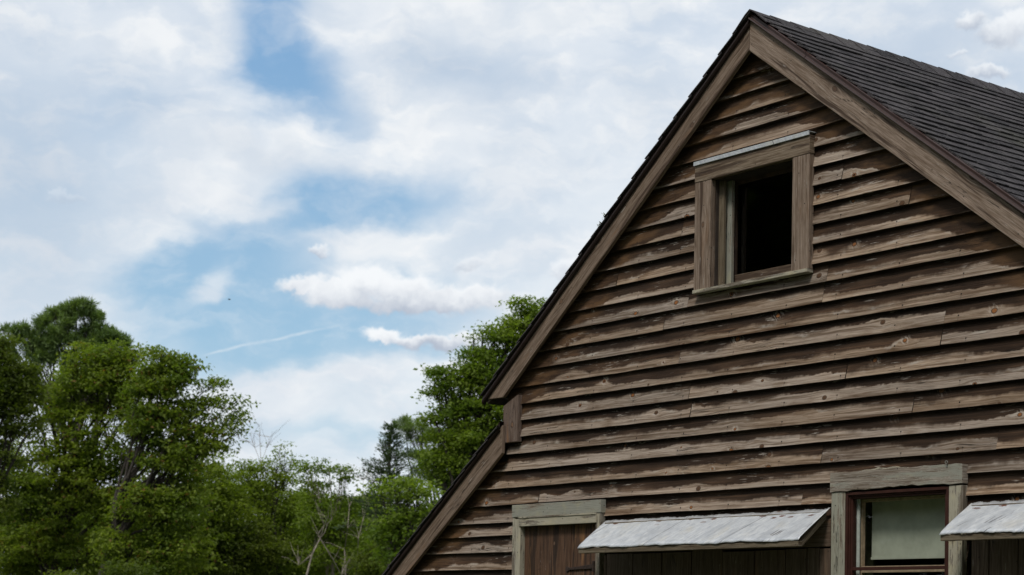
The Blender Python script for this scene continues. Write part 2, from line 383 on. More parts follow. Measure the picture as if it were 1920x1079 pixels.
    h = q.m('ADD', q.m('ADD', q.m('MULTIPLY', g1, .6), q.m('MULTIPLY', g2, .3)), q.m('ADD', q.m('MULTIPLY', ck, -1.2), q.m('ADD', q.m('MULTIPLY', kn, .5), q.m('ADD', q.m('MULTIPLY', nail, -.6), q.m('MULTIPLY', g3, .9)))))
    bump(q, b, h, .0035, .9)
    return m

def wood_mat(name, pale, dark, stain=.35, paint=None, paint_amt=.5, orange=.0, knot=True, rough=.8):
    m, q, b, out = newmat(name)
    uv = q.new('ShaderNodeUVMap', uv_map='UVMap').outputs[0]; u, v = q.sep(uv)[0], q.sep(uv)[1]
    seed = q.sep(q.new('ShaderNodeUVMap', uv_map='Board').outputs[0])[0]
    vg = v; kn = None
    if knot:
        dx, dv, cc = knots(q, u, v, 2.0, 5.0)
        on = q.m('GREATER_THAN', cc[0], .5); kr = q.ss(cc[1], 0, 1, .005, .013, 'LINEAR')
        d = q.m('SQRT', q.m('ADD', q.m('POWER', q.m('DIVIDE', dx, 1.4), 2.0), q.m('POWER', dv, 2.0))); rel = q.m('DIVIDE', d, kr)
        infl = q.m('MULTIPLY', on, q.m('EXPONENT', q.m('MULTIPLY', q.m('ADD', q.m('POWER', q.m('DIVIDE', dx, .10), 2.0), q.m('POWER', q.m('DIVIDE', dv, .035), 2.0)), -1.0)))
        vg = q.m('SUBTRACT', v, q.m('MULTIPLY', q.m('MULTIPLY', dv, infl), .85))
    wob = q.noise(q.comb(q.m('MULTIPLY', u, 1.2), q.m('MULTIPLY', vg, 7), seed), 1.0, 3, .5)
    vg = q.m('MULTIPLY_ADD', wob, .04, vg)
    g1 = q.noise(q.comb(q.m('MULTIPLY', u, 2.0), q.m('MULTIPLY', vg, 120), 0.0), 1.0, 5, .65)
    g2 = q.noise(q.comb(q.m('MULTIPLY', u, 14), q.m('MULTIPLY', vg, 420), 2.0), 1.0, 3, .6)
    g3 = q.noise(q.comb(q.m('MULTIPLY', u, 1.3), q.m('MULTIPLY', vg, 22), 4.0), 1.0, 4, .6)
    col = q.mix(q.ss(g1, .35, .65), q.mix(1.0, pale, (.66, .62, .58), 'MULTIPLY'), pale)
    col = q.mix(q.ss(g2, .56, .38), col, q.mix(1.0, col, (.66, .62, .58), 'MULTIPLY'))
    col = q.mix(q.ss(g3, .62-stain*.3, .30-stain*.3+.18, 1.0, 0.0), dark, col) if False else q.mix(q.ss(g3, .50-.22+stain*.44, .40-.22+stain*.44), col, dark)
    g4 = q.noise(q.comb(q.m('MULTIPLY', u, 5.0), q.m('MULTIPLY', vg, 95), 8.0), 1.0, 3, .6)
    col = q.mix(q.ss(g4, .52, .36), col, q.mix(1.0, col, (.66, .61, .56), 'MULTIPLY'))
    col = q.mix(q.ss(g4, .56, .70), col, q.mix(1.0, col, (1.28, 1.28, 1.28), 'MULTIPLY'))
    scr = q.m('MULTIPLY', q.ss(q.noise(q.comb(q.m('MULTIPLY', u, 11), q.m('MULTIPLY', vg, 95), 12.0), 1.0, 3, .6), .63, .70), q.ss(q.noise(q.comb(q.m('MULTIPLY', u, 3), q.m('MULTIPLY', v, 9), 13.0), 1.0, 2), .48, .60))
    col = q.mix(q.m('MULTIPLY', scr, .6), col, (.46, .42, .38))
    if orange > 0:
        col = q.mix(q.m('MULTIPLY', q.ss(q.noise(q.comb(q.m('MULTIPLY', u, 2.3), q.m('MULTIPLY', v, 12), 9.0), 1.0, 3), .60, .74), orange), col, (.26, .13, .055))
    if paint is not None:
        pn = q.noise(q.comb(q.m('MULTIPLY', u, 5.5), q.m('MULTIPLY', v, 42), 6.0), 1.0, 5, .68)
        pn2 = q.noise(q.comb(q.m('MULTIPLY', u, 1.1), q.m('MULTIPLY', v, 6), 7.0), 1.0, 2, .5)
        pm = q.ss(q.m('ADD', pn, q.m('MULTIPLY', q.m('SUBTRACT', pn2, .5), .9)), .62-paint_amt*.4, .68-paint_amt*.4)
        pc = q.mix(q.ss(g2, .4, .7), paint, q.mix(1.0, paint, (.72, .72, .70), 'MULTIPLY'))
        pc = q.mix(q.ss(q.noise(q.comb(q.m('MULTIPLY', u, 9), q.m('MULTIPLY', v, 9), 1.0), 1.0, 3), .5, .75), pc, q.mix(1.0, paint, (1.15, 1.1, .92), 'MULTIPLY'))
        col = q.mix(pm, col, pc)
        fl = q.ss(q.m('ABSOLUTE', q.m('SUBTRACT', q.m('ADD', pn, q.m('MULTIPLY', q.m('SUBTRACT', pn2, .5), .9)), .61-paint_amt*.4)), .02, .0)
        col = q.mix(q.m('MULTIPLY', fl, .5), col, (.48, .47, .41))
    ck = q.m('MULTIPLY', q.ss(q.m('ABSOLUTE', q.m('SUBTRACT', g3, .47)), .010, .0), q.ss(q.noise(q.comb(q.m('MULTIPLY', u, 2.0), q.m('MULTIPLY', v, 9), 3.0), 1.0, 2), .55, .62))
    col = q.mix(q.m('MULTIPLY', ck, .85), col, (.018, .013, .010))
    h = q.m('ADD', q.m('MULTIPLY', g1, .6), q.m('ADD', q.m('MULTIPLY', g2, .35), q.m('MULTIPLY', ck, -1.4)))
    if knot:
        ring = q.m('MULTIPLY', on, q.ss(rel, 1.5, 1.15)); col = q.mix(q.m('MULTIPLY', ring, .7), col, (.05, .028, .018))
        kn = q.m('MULTIPLY', on, q.ss(rel, 1.0, .8)); col = q.mix(kn, col, q.mix(cc[2], (.10, .062, .042), (.19, .11, .065)))
    # scattered nail heads
    vn = q.new('ShaderNodeTexVoronoi', voronoi_dimensions='2D'); q.put(vn.inputs['Vector'], q.comb(q.m('MULTIPLY', u, 4.2), q.m('MULTIPLY', v, 13))); vn.inputs['Scale'].default_value = 1
    ps = q.sep(vn.outputs['Position'])
    ndx = q.m('DIVIDE', q.m('SUBTRACT', q.m('MULTIPLY', u, 4.2), ps[0]), 4.2); ndv = q.m('DIVIDE', q.m('SUBTRACT', q.m('MULTIPLY', v, 13), ps[1]), 13)
    nd = q.m('SQRT', q.m('ADD', q.m('POWER', ndx, 2.0), q.m('POWER', ndv, 2.0)))
    col = q.mix(q.ss(nd, .0038, .0024), col, (.03, .022, .018))
    q.put(b.inputs['Base Color'], col); b.inputs['Roughness'].default_value = rough; b.inputs['Specular IOR Level'].default_value = .3
    bump(q, b, h, .003, .9)
    return m

def plain_mat(name, col, rough=.6, metal=0.0, var=.25, scale=30, bumpd=.001, spec=.5):
    m, q, b, out = newmat(name)
    tc = q.new('ShaderNodeTexCoord').outputs['Object']
    a = q.noise(tc, scale, 4, .6); c = q.noise(tc, scale*.15, 3, .5)
    k = q.m('ADD', q.ss(a, .3, .7, 1-var, 1+var), q.m('MULTIPLY', q.m('SUBTRACT', c, .5), var*2))
    q.put(b.inputs['Base Color'], q.mix(1.0, col, q.comb(k, k, k), 'MULTIPLY'))
    b.inputs['Roughness'].default_value = rough; b.inputs['Metallic'].default_value = metal; b.inputs['Specular IOR Level'].default_value = spec
    bump(q, b, a, bumpd, .8)
    return m

M_SIDE = siding_mat('weathered_siding')
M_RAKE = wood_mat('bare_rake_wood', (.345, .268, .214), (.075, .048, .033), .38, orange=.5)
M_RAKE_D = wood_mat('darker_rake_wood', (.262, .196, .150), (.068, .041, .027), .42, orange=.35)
M_CORNER = wood_mat('corner_wood', (.200, .148, .122), (.080, .046, .031), .42, orange=.6)
M_CASE = wood_mat('bare_casing_wood', (.315, .242, .190), (.075, .046, .030), .36, orange=.2)
M_CASE_H = wood_mat('bare_header_wood', (.270, .210, .152), (.072, .046, .030), .52, orange=.35)
M_PAINT = wood_mat('flaking_sage_paint', (.31, .27, .22), (.10, .075, .055), .35, paint=(.300, .296, .250), paint_amt=.60, knot=False)
M_PAINT2 = wood_mat('worn_cream_paint', (.235, .205, .165), (.10, .075, .055), .35, paint=(.420, .385, .300), paint_amt=.48, knot=False)
M_PAINT2B = wood_mat('worn_green_cream_paint', (.30, .265, .21), (.12, .09, .065), .3, paint=(.345, .335, .270), paint_amt=.6, knot=False)
M_PAINT3 = wood_mat('weathered_header_paint', (.34, .30, .255), (.10, .078, .060), .30, paint=(.305, .298, .252), paint_amt=.30, knot=False)
M_PLANK = wood_mat('dark_door_planks', (.140, .078, .047), (.038, .022, .014), .50, orange=.9)
M_PLANK2 = wood_mat('brown_plank_wood', (.150, .108, .080), (.085, .056, .040), .32, orange=.25)  # brown wood of the planks and lintels by the awnings
M_RAIL = wood_mat('awning_rail_wood', (.200, .165, .115), (.09, .062, .042), .3, knot=False)
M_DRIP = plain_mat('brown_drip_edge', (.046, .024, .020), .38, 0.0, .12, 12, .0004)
M_DRIP_SHADE = plain_mat('shaded_drip_edge', (.020, .011, .009), .55, 0.0, .12, 12, .0004, .25)  # copy of the brown drip metal with shade painted into its colour
M_BROWN = plain_mat('red_brown_aluminium', (.046, .017, .012), .6, 0.0, .15, 25, .0004, .2)
M_DARKW = plain_mat('dark_timber', (.035, .024, .018), .8, 0, .3, 20, .001)
M_BROWNW = plain_mat('brown_rail_wood', (.055, .030, .020), .7, 0, .4, 18, .001)
M_IRON = plain_mat('rusty_iron', (.040, .024, .018), .7, .3, .4, 60, .001)
M_TRACK = plain_mat('grey_track', (.60, .61, .59), .5, 0, .12, 40, .0003)
M_TRACKG = plain_mat('dull_track', (.20, .20, .18), .6, 0, .15, 40, .0003)
M_TRACK2 = plain_mat('tan_track', (.42, .30, .21), .6, 0, .2, 40, .0003)
M_OLIVE = plain_mat('olive_paint', (.085, .082, .048), .6, 0, .25, 25, .0005)
M_BLIND = plain_mat('pale_roller_blind', (.42, .43, .365), .85, 0, .10, 14, .0005)
M_IN = plain_mat('dark_interior', (.035, .030, .026), .9, 0, .3, 8, .001)
M_STONE = plain_mat('fieldstone', (.22, .21, .19), .85, 0, .35, 6, .006)

def shingle_mat():
    m, q, b, out = newmat('asphalt_shingle')
    tc = q.new('ShaderNodeTexCoord').outputs['Object']
    isl = q.new('ShaderNodeNewGeometry').outputs['Random Per Island']
    g = q.noise(tc, 420, 2, .7); g2 = q.noise(tc, 60, 3, .6); g3 = q.noise(tc, 1.6, 3, .6)
    base = q.mix(isl, (.020, .018, .020), (.062, .055, .058))
    k = q.m('ADD', q.ss(g, .3, .7, .55, 1.5), q.m('MULTIPLY', q.m('SUBTRACT', g2, .5), .5))
    col = q.mix(1.0, base, q.comb(k, k, k), 'MULTIPLY')
    col = q.mix(q.ss(g3, .50, .75, 0, .55), col, (.062, .060, .044))
    col = q.mix(q.ss(q.noise(tc, 9, 4, .65), .60, .72, 0, .5), col, (.085, .085, .068))
    vo = q.new('ShaderNodeTexVoronoi'); q.put(vo.inputs['Vector'], tc); vo.inputs['Scale'].default_value = 300
    cs = q.new('ShaderNodeSeparateColor'); q.put(cs.inputs[0], vo.outputs['Color'])
    col = q.mix(q.m('MULTIPLY', q.m('GREATER_THAN', cs.outputs[0], .93), .7), col, (.17, .16, .15))
    q.put(b.inputs['Base Color'], col); b.inputs['Roughness'].default_value = .9; b.inputs['Specular IOR Level'].default_value = .15
    bump(q, b, q.m('ADD', g, g2), .002, .9)
    return m
M_SHING = shingle_mat()

def metal_mat():
    m, q, b, out = newmat('galvanised_sheet')
    uv = q.new('ShaderNodeUVMap', uv_map='UVMap').outputs[0]; u, v = q.sep(uv)[0], q.sep(uv)[1]   # u along, v from the wall edge outwards
    us = q.m('MULTIPLY_ADD', v, .55, u)
    a = q.noise(q.comb(q.m('MULTIPLY', us, 70), q.m('MULTIPLY', v, 22), 0.0), 1.0, 5, .62)
    c = q.noise(q.comb(q.m('MULTIPLY', u, 6), q.m('MULTIPLY', v, 6), 2.0), 1.0, 4, .6)
    fsp = q.noise(q.comb(u, v, 0.0), 90, 3, .6)
    col = q.mix(q.ss(a, .32, .68), (.54, .565, .60), (.70, .71, .715))
    col = q.mix(q.ss(c, .50, .72, 0, .55), col, (.66, .62, .53))
    col = q.mix(q.ss(fsp, .55, .75, 0, .5), col, (.30, .32, .35))
    # rust blooms near the nailed top edge
    vo = q.new('ShaderNodeTexVoronoi', voronoi_dimensions='2D'); q.put(vo.inputs['Vector'], q.comb(q.m('MULTIPLY', u, 8), q.m('MULTIPLY', v, 22))); vo.inputs['Scale'].default_value = 1
    cs = q.new('ShaderNodeSeparateColor'); q.put(cs.inputs[0], vo.outputs['Color'])
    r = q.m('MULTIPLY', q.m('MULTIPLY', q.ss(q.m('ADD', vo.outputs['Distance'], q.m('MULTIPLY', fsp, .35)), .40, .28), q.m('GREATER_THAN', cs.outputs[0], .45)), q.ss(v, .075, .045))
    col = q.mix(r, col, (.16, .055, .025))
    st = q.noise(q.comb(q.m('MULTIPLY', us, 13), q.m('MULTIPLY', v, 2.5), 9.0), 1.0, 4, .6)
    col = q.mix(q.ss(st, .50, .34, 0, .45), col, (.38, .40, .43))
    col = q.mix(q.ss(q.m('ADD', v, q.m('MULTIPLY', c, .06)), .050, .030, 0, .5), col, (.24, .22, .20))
    # folded seams between sheets
    sf = q.m('ABSOLUTE', q.m('SUBTRACT', q.m('FRACT', q.m('DIVIDE', q.m('ADD', us, .17), .61)), .5))
    col = q.mix(q.ss(sf, .006, .003, 0, .75), col, (.12, .12, .13))
    # a few open scratches
    sc = q.m('MULTIPLY', q.ss(q.m('ABSOLUTE', q.m('SUBTRACT', q.noise(q.comb(q.m('MULTIPLY', us, 7), q.m('MULTIPLY', v, 1.2), 4.0), 1.0, 1), .5)), .006, .0), q.ss(q.noise(q.comb(q.m('MULTIPLY', u, 4), q.m('MULTIPLY', v, 9), 6.0), 1.0, 2), .58, .64))
    col = q.mix(sc, col, (.06, .045, .04))
    q.put(b.inputs['Base Color'], col); b.inputs['Metallic'].default_value = .45
    q.put(b.inputs['Roughness'], q.ss(a, .3, .7, .42, .62)); 
    bump(q, b, q.m('ADD', c, q.m('MULTIPLY', a, .15)), .002, .5)
    return m
M_TIN = metal_mat()

def glass_mat():
    m, q, b, out = newmat('window_glass')
    q.nt.nodes.remove(b)
    tr = q.new('ShaderNodeBsdfTransparent'); tr.inputs[0].default_value = (.90, .93, .90, 1)
    gl = q.new('ShaderNodeBsdfGlossy'); gl.inputs['Roughness'].default_value = .03
    fr = q.new('ShaderNodeFresnel'); q.put(fr.inputs[0], q.ss(q.new('ShaderNodeNewGeometry').outputs['Backfacing'], 0, 1, 1.5, .6667, 'LINEAR'))
    tc = q.new('ShaderNodeTexCoord').outputs['Object']
    bn = q.new('ShaderNodeBump'); bn.inputs['Distance'].default_value = .003; bn.inputs['Strength'].default_value = .5
    q.put(bn.inputs['Height'], q.noise(tc, 4, 2)); q.nt.links.new(bn.outputs[0], gl.inputs['Normal'])
    mx = q.new('ShaderNodeMixShader'); q.nt.links.new(fr.outputs[0], mx.inputs[0]); q.nt.links.new(tr.outputs[0], mx.inputs[1]); q.nt.links.new(gl.outputs[0], mx.inputs[2])
    q.nt.links.new(mx.outputs[0], out.inputs[0])
    return m
M_GLASS = glass_mat()

def leaf_mat(name, c1, c2, c3=None, trans=.50):
    m, q, b, out = newmat(name)
    isl = q.new('ShaderNodeNewGeometry').outputs['Random Per Island']
    tc = q.new('ShaderNodeTexCoord').outputs['Object']
    cl = q.noise(tc, .8, 3, .6)  # clump-sized noise puts lit and shaded foliage groups into the colour
    col = q.mix(q.m('MULTIPLY_ADD', q.m('SUBTRACT', cl, .5), 2.4, q.m('MULTIPLY_ADD', isl, .5, .25), clamp=True), c1, c2)
    if c3: col = q.mix(q.m('GREATER_THAN', isl, .975), col, c3)
    q.put(b.inputs['Base Color'], col); b.inputs['Roughness'].default_value = .6; b.inputs['Specular IOR Level'].default_value = .18
    tl = q.new('ShaderNodeBsdfTranslucent'); q.put(tl.inputs[0], q.mix(1.0, col, (1.2, 1.35, .40), 'MULTIPLY'))
    mx = q.new('ShaderNodeMixShader'); mx.inputs[0].default_value = trans
    q.nt.links.new(b.outputs[0], mx.inputs[1]); q.nt.links.new(tl.outputs[0], mx.inputs[2]); q.nt.links.new(mx.outputs[0], out.inputs[0])
    return m
L_MAPLE = leaf_mat('maple_leaf', (.086, .134, .022), (.225, .275, .044), (.20, .12, .04))
L_MAPLE2 = leaf_mat('light_maple_leaf', (.100, .150, .022), (.240, .292, .046))
L_DARK = leaf_mat('dark_oak_leaf', (.056, .088, .018), (.140, .170, .034))
L_PINE = leaf_mat('pine_needle', (.092, .150, .050), (.215, .290, .092), trans=.25)
L_CEDAR = leaf_mat('cedar_needle', (.045, .080, .034), (.085, .125, .048), trans=.15)
L_SHRUB = leaf_mat('shrub_leaf', (.086, .140, .024), (.225, .290, .048))
M_BARK = plain_mat('grey_brown_bark', (.045, .036, .030), .9, 0, .4, 14, .01)
M_DEAD = plain_mat('pale_dead_wood', (.26, .22, .18), .85, 0, .3, 12, .004)

# ------------------------------------------------------------------ ground
def ground():
    m, q, b, out = newmat('meadow_ground')
    tc = q.new('ShaderNodeTexCoord').outputs['Object']
    a = q.noise(tc, .6, 6, .65); c = q.noise(tc, 22, 4, .7)
    col = q.mix(q.ss(a, .4, .62), (.045, .070, .022), (.085, .095, .040))
    col = q.mix(q.ss(c, .5, .75), col, (.12, .115, .06))
    q.put(b.inputs['Base Color'], col); b.inputs['Roughness'].default_value = .95
    bump(q, b, q.m('ADD', a, c), .05)
    R = 900; k = 90
    xs = np.sign(np.linspace(-1, 1, k))*np.abs(np.linspace(-1, 1, k))**2.4*R
    V = [(x, y, 0.0 if (x*x+y*y) < 400 else .25*math.sin(x*.05)*math.cos(y*.043)) for y in xs for x in xs]
    Fc = [(j*k+i, j*k+i+1, (j+1)*k+i+1, (j+1)*k+i) for j in range(k-1) for i in range(k-1)]
    me = bpy.data.meshes.new('ground'); me.from_pydata(V, [], Fc); me.materials.append(m)
    tag(link('ground', me), kind='structure')
ground()

# ------------------------------------------------------------------ the old house
ZR, SL, SRT = 4.818, 0.787, 0.768          # ridge height at x = 0, slopes of the two sides
EAVE_L, EAVE_R = -2.297, 2.40
CORN = -2.150; CORN_R = 2.15
LZ0, LX0, LS = 2.852, -2.065, 0.725        # lean-to roof top line: z = LZ0 - LS*(LX0-x)
LE = -3.72; LCORN = -3.58
DEPTH = 8.0
house = empty('weathered_house', (0, 0, 0), 'old gabled wooden house with bleached brown clapboards and dark shingle roof', 'house')

OPEN = []   # (x0, x1, z0, z1) holes in the front wall
def rect(pl, pr, pt, pb, Y=-.02):
    """window / door outline from corner measurements on the wall plane"""
    return pl, pr, pt, pb
uw = dict(x0=W(1304, 400, -.02)[0], x1=W(1518, 400, -.02)[0], zt=W(1305, 303.4, -.02)[1], zb=W(1302, 553, -.02)[1])
lw = dict(x0=W(1560, 960, -.02)[0], x1=W(1806, 960, -.02)[0], zt=W(1806, 869, -.02)[1], zb=.85)
dr = dict(x0=W(962, 1000, -.02)[0], x1=W(1127, 1000, -.02)[0], zt=W(1124, 937.3, -.02)[1], zb=.12)
p1 = dict(x0=W(1128, 1040, -.02)[0], x1=W(1556, 1040, -.02)[0], zt=W(1340, 984, -.02)[1], zb=.12)
p2 = dict(x0=W(1808, 1000, -.02)[0], x1=1.98, zt=W(1900, 950, -.02)[1], zb=.12)
for r_, e in ((uw, .02), (lw, .02), (dr, .02), (p1, .0), (p2, .0)):
    OPEN.append((r_['x0']+e, r_['x1']-e, r_['zb']+e, r_['zt']-e))

def xl_main(z):
    if z >= 2.60: return max(-(ZR-.075-z)/SL, CORN+.02)
    if z >= LZ0-.06: return CORN+.02
    return min(CORN+.02, LX0-(LZ0-.075-z)/LS)
def xl_lim(z): return max(xl_main(z), LCORN)
def xr_main(z): return min((ZR-.075-z)/SRT, CORN_R-.02)

class SidingMB(MB):
    def __init__(s): super().__init__(); s.wx = []; s.rk = []
    def strip(s, zb0, zt0, zb, zt, xa_b, xb_b, xa_t, xb_t, seed, bz, by, ylip=0.0, tilt=.024, T=None):
        """part zb..zt of a board whose exposed face runs zb0..zt0"""
        nseg = max(1, int((max(xb_b, xb_t)-min(xa_b, xa_t))/.12))
        full_bottom = abs(zb-zb0) < 1e-6
        for i in range(nseg):
            t0, t1 = i/nseg, (i+1)/nseg
            b0, b1 = xa_b+(xb_b-xa_b)*t0, xa_b+(xb_b-xa_b)*t1
            c0, c1 = xa_t+(xb_t-xa_t)*t0, xa_t+(xb_t-xa_t)*t1
            def P(x, z, isb):
                f = (z-zb0)/(zt0-zb0)
                y = ylip + tilt*f + by(x)*(1-f)
                zz = z + (bz(x) if (isb and full_bottom) else 0)
                return (x, y, zz)
            zt_ = zt + (.012 if abs(zt-zt0) < 1e-6 else 0)
            q = [P(b0, zb, 1), P(b1, zb, 1), P(c1, zt_, 0), P(c0, zt_, 0)]
            s.add(q, seed, zb0, zt0, T)
            if full_bottom:
                e = .048
                q = [(b0, ylip+e, zb0+bz(b0)), (b1, ylip+e, zb0+bz(b1)), P(b1, zb, 1), P(b0, zb, 1)]
                s.add(q, seed, zb0, zt0, T, flat=True)
    def add(s, q, seed, zb0, zt0, T=None, flat=False):
        i0 = len(s.v)
        for p in q:
            s.v.append(T(p) if T else p)
            vv = (p[1]*.5 if flat else p[2]-zb0)
            s.uv.append((p[0]+seed*41.7, vv)); s.uv2.append((seed, .95 if flat else min(1, max(0, (p[2]-zb0)/(zt0-zb0))))); s.wx.append(p[0]); s.rk.append(9 if T else min(ZR-.28+(SL*p[0] if p[0] < 0 else -SRT*p[0]), 9)-p[2] if p[2] > 2.6 or p[0] > CORN else LZ0-.24-LS*(LX0-p[0])-p[2])
        s.f.append([i0, i0+1, i0+2, i0+3])
    def build(s, name, mat, parent):
        o = super().build(name, mat, parent)
        at = o.data.attributes.new('wx', 'FLOAT', 'POINT'); at.data.foreach_set('value', np.array(s.wx, dtype=np.float32))
        at = o.data.attributes.new('rk', 'FLOAT', 'POINT'); at.data.foreach_set('value', np.array(s.rk, dtype=np.float32))
        return o

def lay(sm, rows, xl, xr, opens, T=None, joints=None, lens=(2.6, 4.2)):
    for k in range(1, len(rows)):
        zt0, zb0 = rows[k-1], rows[k]
        xa, xb = min(xl(zb0), xl(zt0)), max(xr(zb0), xr(zt0))
        if xb-xa < .03: continue
        js = [xa-1]
        x = xa + random.uniform(.3, lens[1])
        while x < xb-.2: js.append(x); x += random.uniform(*lens)
        js.append(xb+1)
        if joints:
            for (jx, jz) in joints:
                if zb0 <= jz < zt0: js = sorted([j for j in js if abs(j-jx) > .8] + [jx])
        for a, b in zip(js[:-1], js[1:]):
            seed = random.random()
            ph = [random.uniform(0, 6.28) for _ in range(6)]
            amp = random.uniform(.0005, .0016); ay = random.uniform(.0, .003)
            dzj = random.uniform(-.0012, .0012); dyj = random.uniform(-.002, .002)
            bz = lambda x, p=ph, A=amp, d=dzj: d + A*(math.sin(x*5.1+p[0])+.6*math.sin(x*17+p[1])+.4*math.sin(x*47+p[2]))
            by = lambda x, p=ph, A=ay, d=dyj: d + A*(math.sin(x*2.3+p[3])+.5*math.sin(x*9+p[4]))
            zs = sorted(set([zb0, zt0] + [z for o in opens for z in (o[2], o[3]) if zb0 < z < zt0]))
            if xl is xl_lim: zs = sorted(set(zs+[z for z in (2.60, LZ0-.06) if zb0 < z < zt0]))
            for z0, z1 in zip(zs[:-1], zs[1:]):
                zm = (z0+z1)/2
                holes = sorted([(o[0], o[1]) for o in opens if o[2] < zm < o[3]])
                e = 1e-4
                segs = []; 
                La, Lb = (xl(z0+e), xl(z1-e)); Ra, Rb = xr(z0+e), xr(z1-e)
                cur = ('L',)
                lo_b, lo_t = La, Lb
                for h in holes+[None]:
                    hi_b, hi_t = (h[0], h[0]) if h else (Ra, Rb)
                    segs.append((lo_b, hi_b, lo_t, hi_t))
                    if h: lo_b = lo_t = h[1]
                for (b0, b1, t0, t1) in segs:
                    b0_, t0_ = max(b0, a+.0012), max(t0, a+.0012); b1_, t1_ = min(b1, b-.0012), min(t1, b-.0012)
                    if b1_-b0_ < .002 and t1_-t0_ < .002: continue
                    if b1_ < b0_: b0_ = b1_ = (b0_+b1_)/2
                    if t1_ < t0_: t0_ = t1_ = (t0_+t1_)/2
                    sm.strip(zb0, zt0, z0, z1, b0_, b1_, t0_, t1_, seed, bz, by, T=T)

def row_z(i, dev=[-.0067, -.0056, -.0051, -.0041, -.0005, .0015, .0039, .0012, .0055, .0021, .0062, .0037, .005, .0049, .0041, .0034, .0012, -.0032, -.0058, -.0119]):
    d = dev[i+16] if 0 <= i+16 < len(dev) else 0
    return 2.535 - i*.1 + d*.667
top_rows = [W(1257.6, 313)[1], W(1285, 275)[1], W(1313, 234)[1], W(1343, 192)[1], W(1373, 149.5)[1]]
main_rows = [row_z(i) for i in range(-16, 3)]
tr = sorted([z for z in top_rows if z > main_rows[0]+.05], reverse=True)
main_rows = [tr[0]+.1, *tr, *main_rows]
zz = main_rows[-1]
right_rows = list(main_rows)
while zz > .25: zz -= .1; right_rows.append(zz)
left_meas = [W(930, y)[1] for y in (947.7, 980.6, 1005, 1035.6, 1068.5)]
# left of the door the courses have their own spacing below the door head
split = left_meas[0]
sm = SidingMB()
JO = [(W(1549, 505)[0], W(1549, 505)[1]), (W(1502, 935)[0], W(1502, 935)[1]), (W(1585, 693)[0], W(1585, 693)[1]), (W(1710, 750)[0], W(1710, 750)[1]),
      (W(1497, 818)[0], W(1497, 818)[1]), (W(1868, 822)[0], W(1868, 822)[1]), (W(1288, 570)[0], W(1288, 570)[1]), (W(1272, 670)[0], W(1272, 670)[1]), (W(1243, 605)[0], W(1243, 605)[1])]
up = [z for z in right_rows if z > split+.03] + [split]
lay(sm, up, xl_lim, xr_main, OPEN, joints=JO)
dn = [split] + left_meas[1:]
while dn[-1] > .3: dn.append(dn[-1]-.098)
lay(sm, dn, xl_lim, lambda z: dr['x0']+.02, [])
rr = [split] + [z for z in right_rows if z < split-.03]
lay(sm, rr, lambda z: dr['x1']-.02, xr_main, OPEN, joints=JO)
siding = sm.build('clapboard_siding', M_SIDE, house)

# side and back walls (clad the same way, plain courses)
sm = SidingMB()
def side_rows(zt, zb): 
    r = [zt]
    while r[-1] > zb: r.append(r[-1]-.1)
    return r
zsr = ZR - SRT*EAVE_R + .0
lay(sm, side_rows(3.05, .3), lambda z: .02, lambda z: DEPTH-.02, [], T=lambda p: (CORN_R-p[1], p[0], p[2]))
lay(sm, side_rows(2.95, 2.55), lambda z: .02, lambda z: DEPTH-.02, [], T=lambda p: (CORN+p[1], DEPTH-p[0], p[2]))
lay(sm, side_rows(1.72, .3), lambda z: .02, lambda z: DEPTH-.02, [], T=lambda p: (LCORN+p[1], DEPTH-p[0], p[2]))
lay(sm, [z for z in side_rows(ZR-.1, .3)], lambda z: -xr_main(z), lambda z: -xl_lim(z), [], T=lambda p: (-p[0], DEPTH-p[1], p[2]))
sm.build('side_siding', M_SIDE, house)

# sheathing behind the boards (light-tight shell) with the openings left out
mb = MB()
xs = sorted(set([LCORN+.03, CORN+.02, 0.0, CORN_R-.03] + [o[0] for o in OPEN] + [o[1] for o in OPEN]))
def ztop(x): return min(ZR-.11+(SL*x if x < 0 else -SRT*x), 9) if x >= CORN+.02 else LZ0-.11-LS*(LX0-x)
for a, b in zip(xs[:-1], xs[1:]):
    xm = (a+b)/2; cuts = sorted([(o[2], o[3]) for o in OPEN if o[0] <= xm <= o[1]])
    lo = .2
    for c in cuts:
        if c[0]-lo > .01: mb.xz([(a, lo), (b, lo), (b, c[0]), (a, c[0])], .036, .10)
        lo = c[1]
    ta, tb = ztop(a+1e-4), ztop(b-1e-4)
    mb.xz([(a, lo), (b, lo), (b, tb), (a, ta)], .036, .10)
mb.box(CORN_R-.09, CORN_R-.036, .10, DEPTH-.1, .2, 3.05)
mb.box(CORN+.036, CORN+.09, .10, DEPTH-.1, .2, 2.98)
mb.box(LCORN+.036, LCORN+.09, .10, DEPTH-.1, .2, 1.75)
mb.xz([(LCORN+.04, .2), (CORN_R-.04, .2), (CORN_R-.04, ztop(CORN_R-.04)), (0, ztop(0)), (CORN+.03, ztop(CORN+.03)), (CORN, ztop(CORN)), (LCORN+.04, ztop(LCORN+.04))], DEPTH-.1, DEPTH-.036)
mb.box(LCORN+.1, CORN_R-.1, .101, DEPTH-.101, .30, .34)
mb.box(CORN+.10, CORN_R-.1, .101, DEPTH-.101, 2.62, 2.66)        # loft floor
mb.build('wall_frame', M_IN, house)
mb = MB(); mb.box(LCORN+.01, CORN_R-.01, .012, DEPTH-.012, -.3, .26); mb.build('foundation', M_STONE, house)

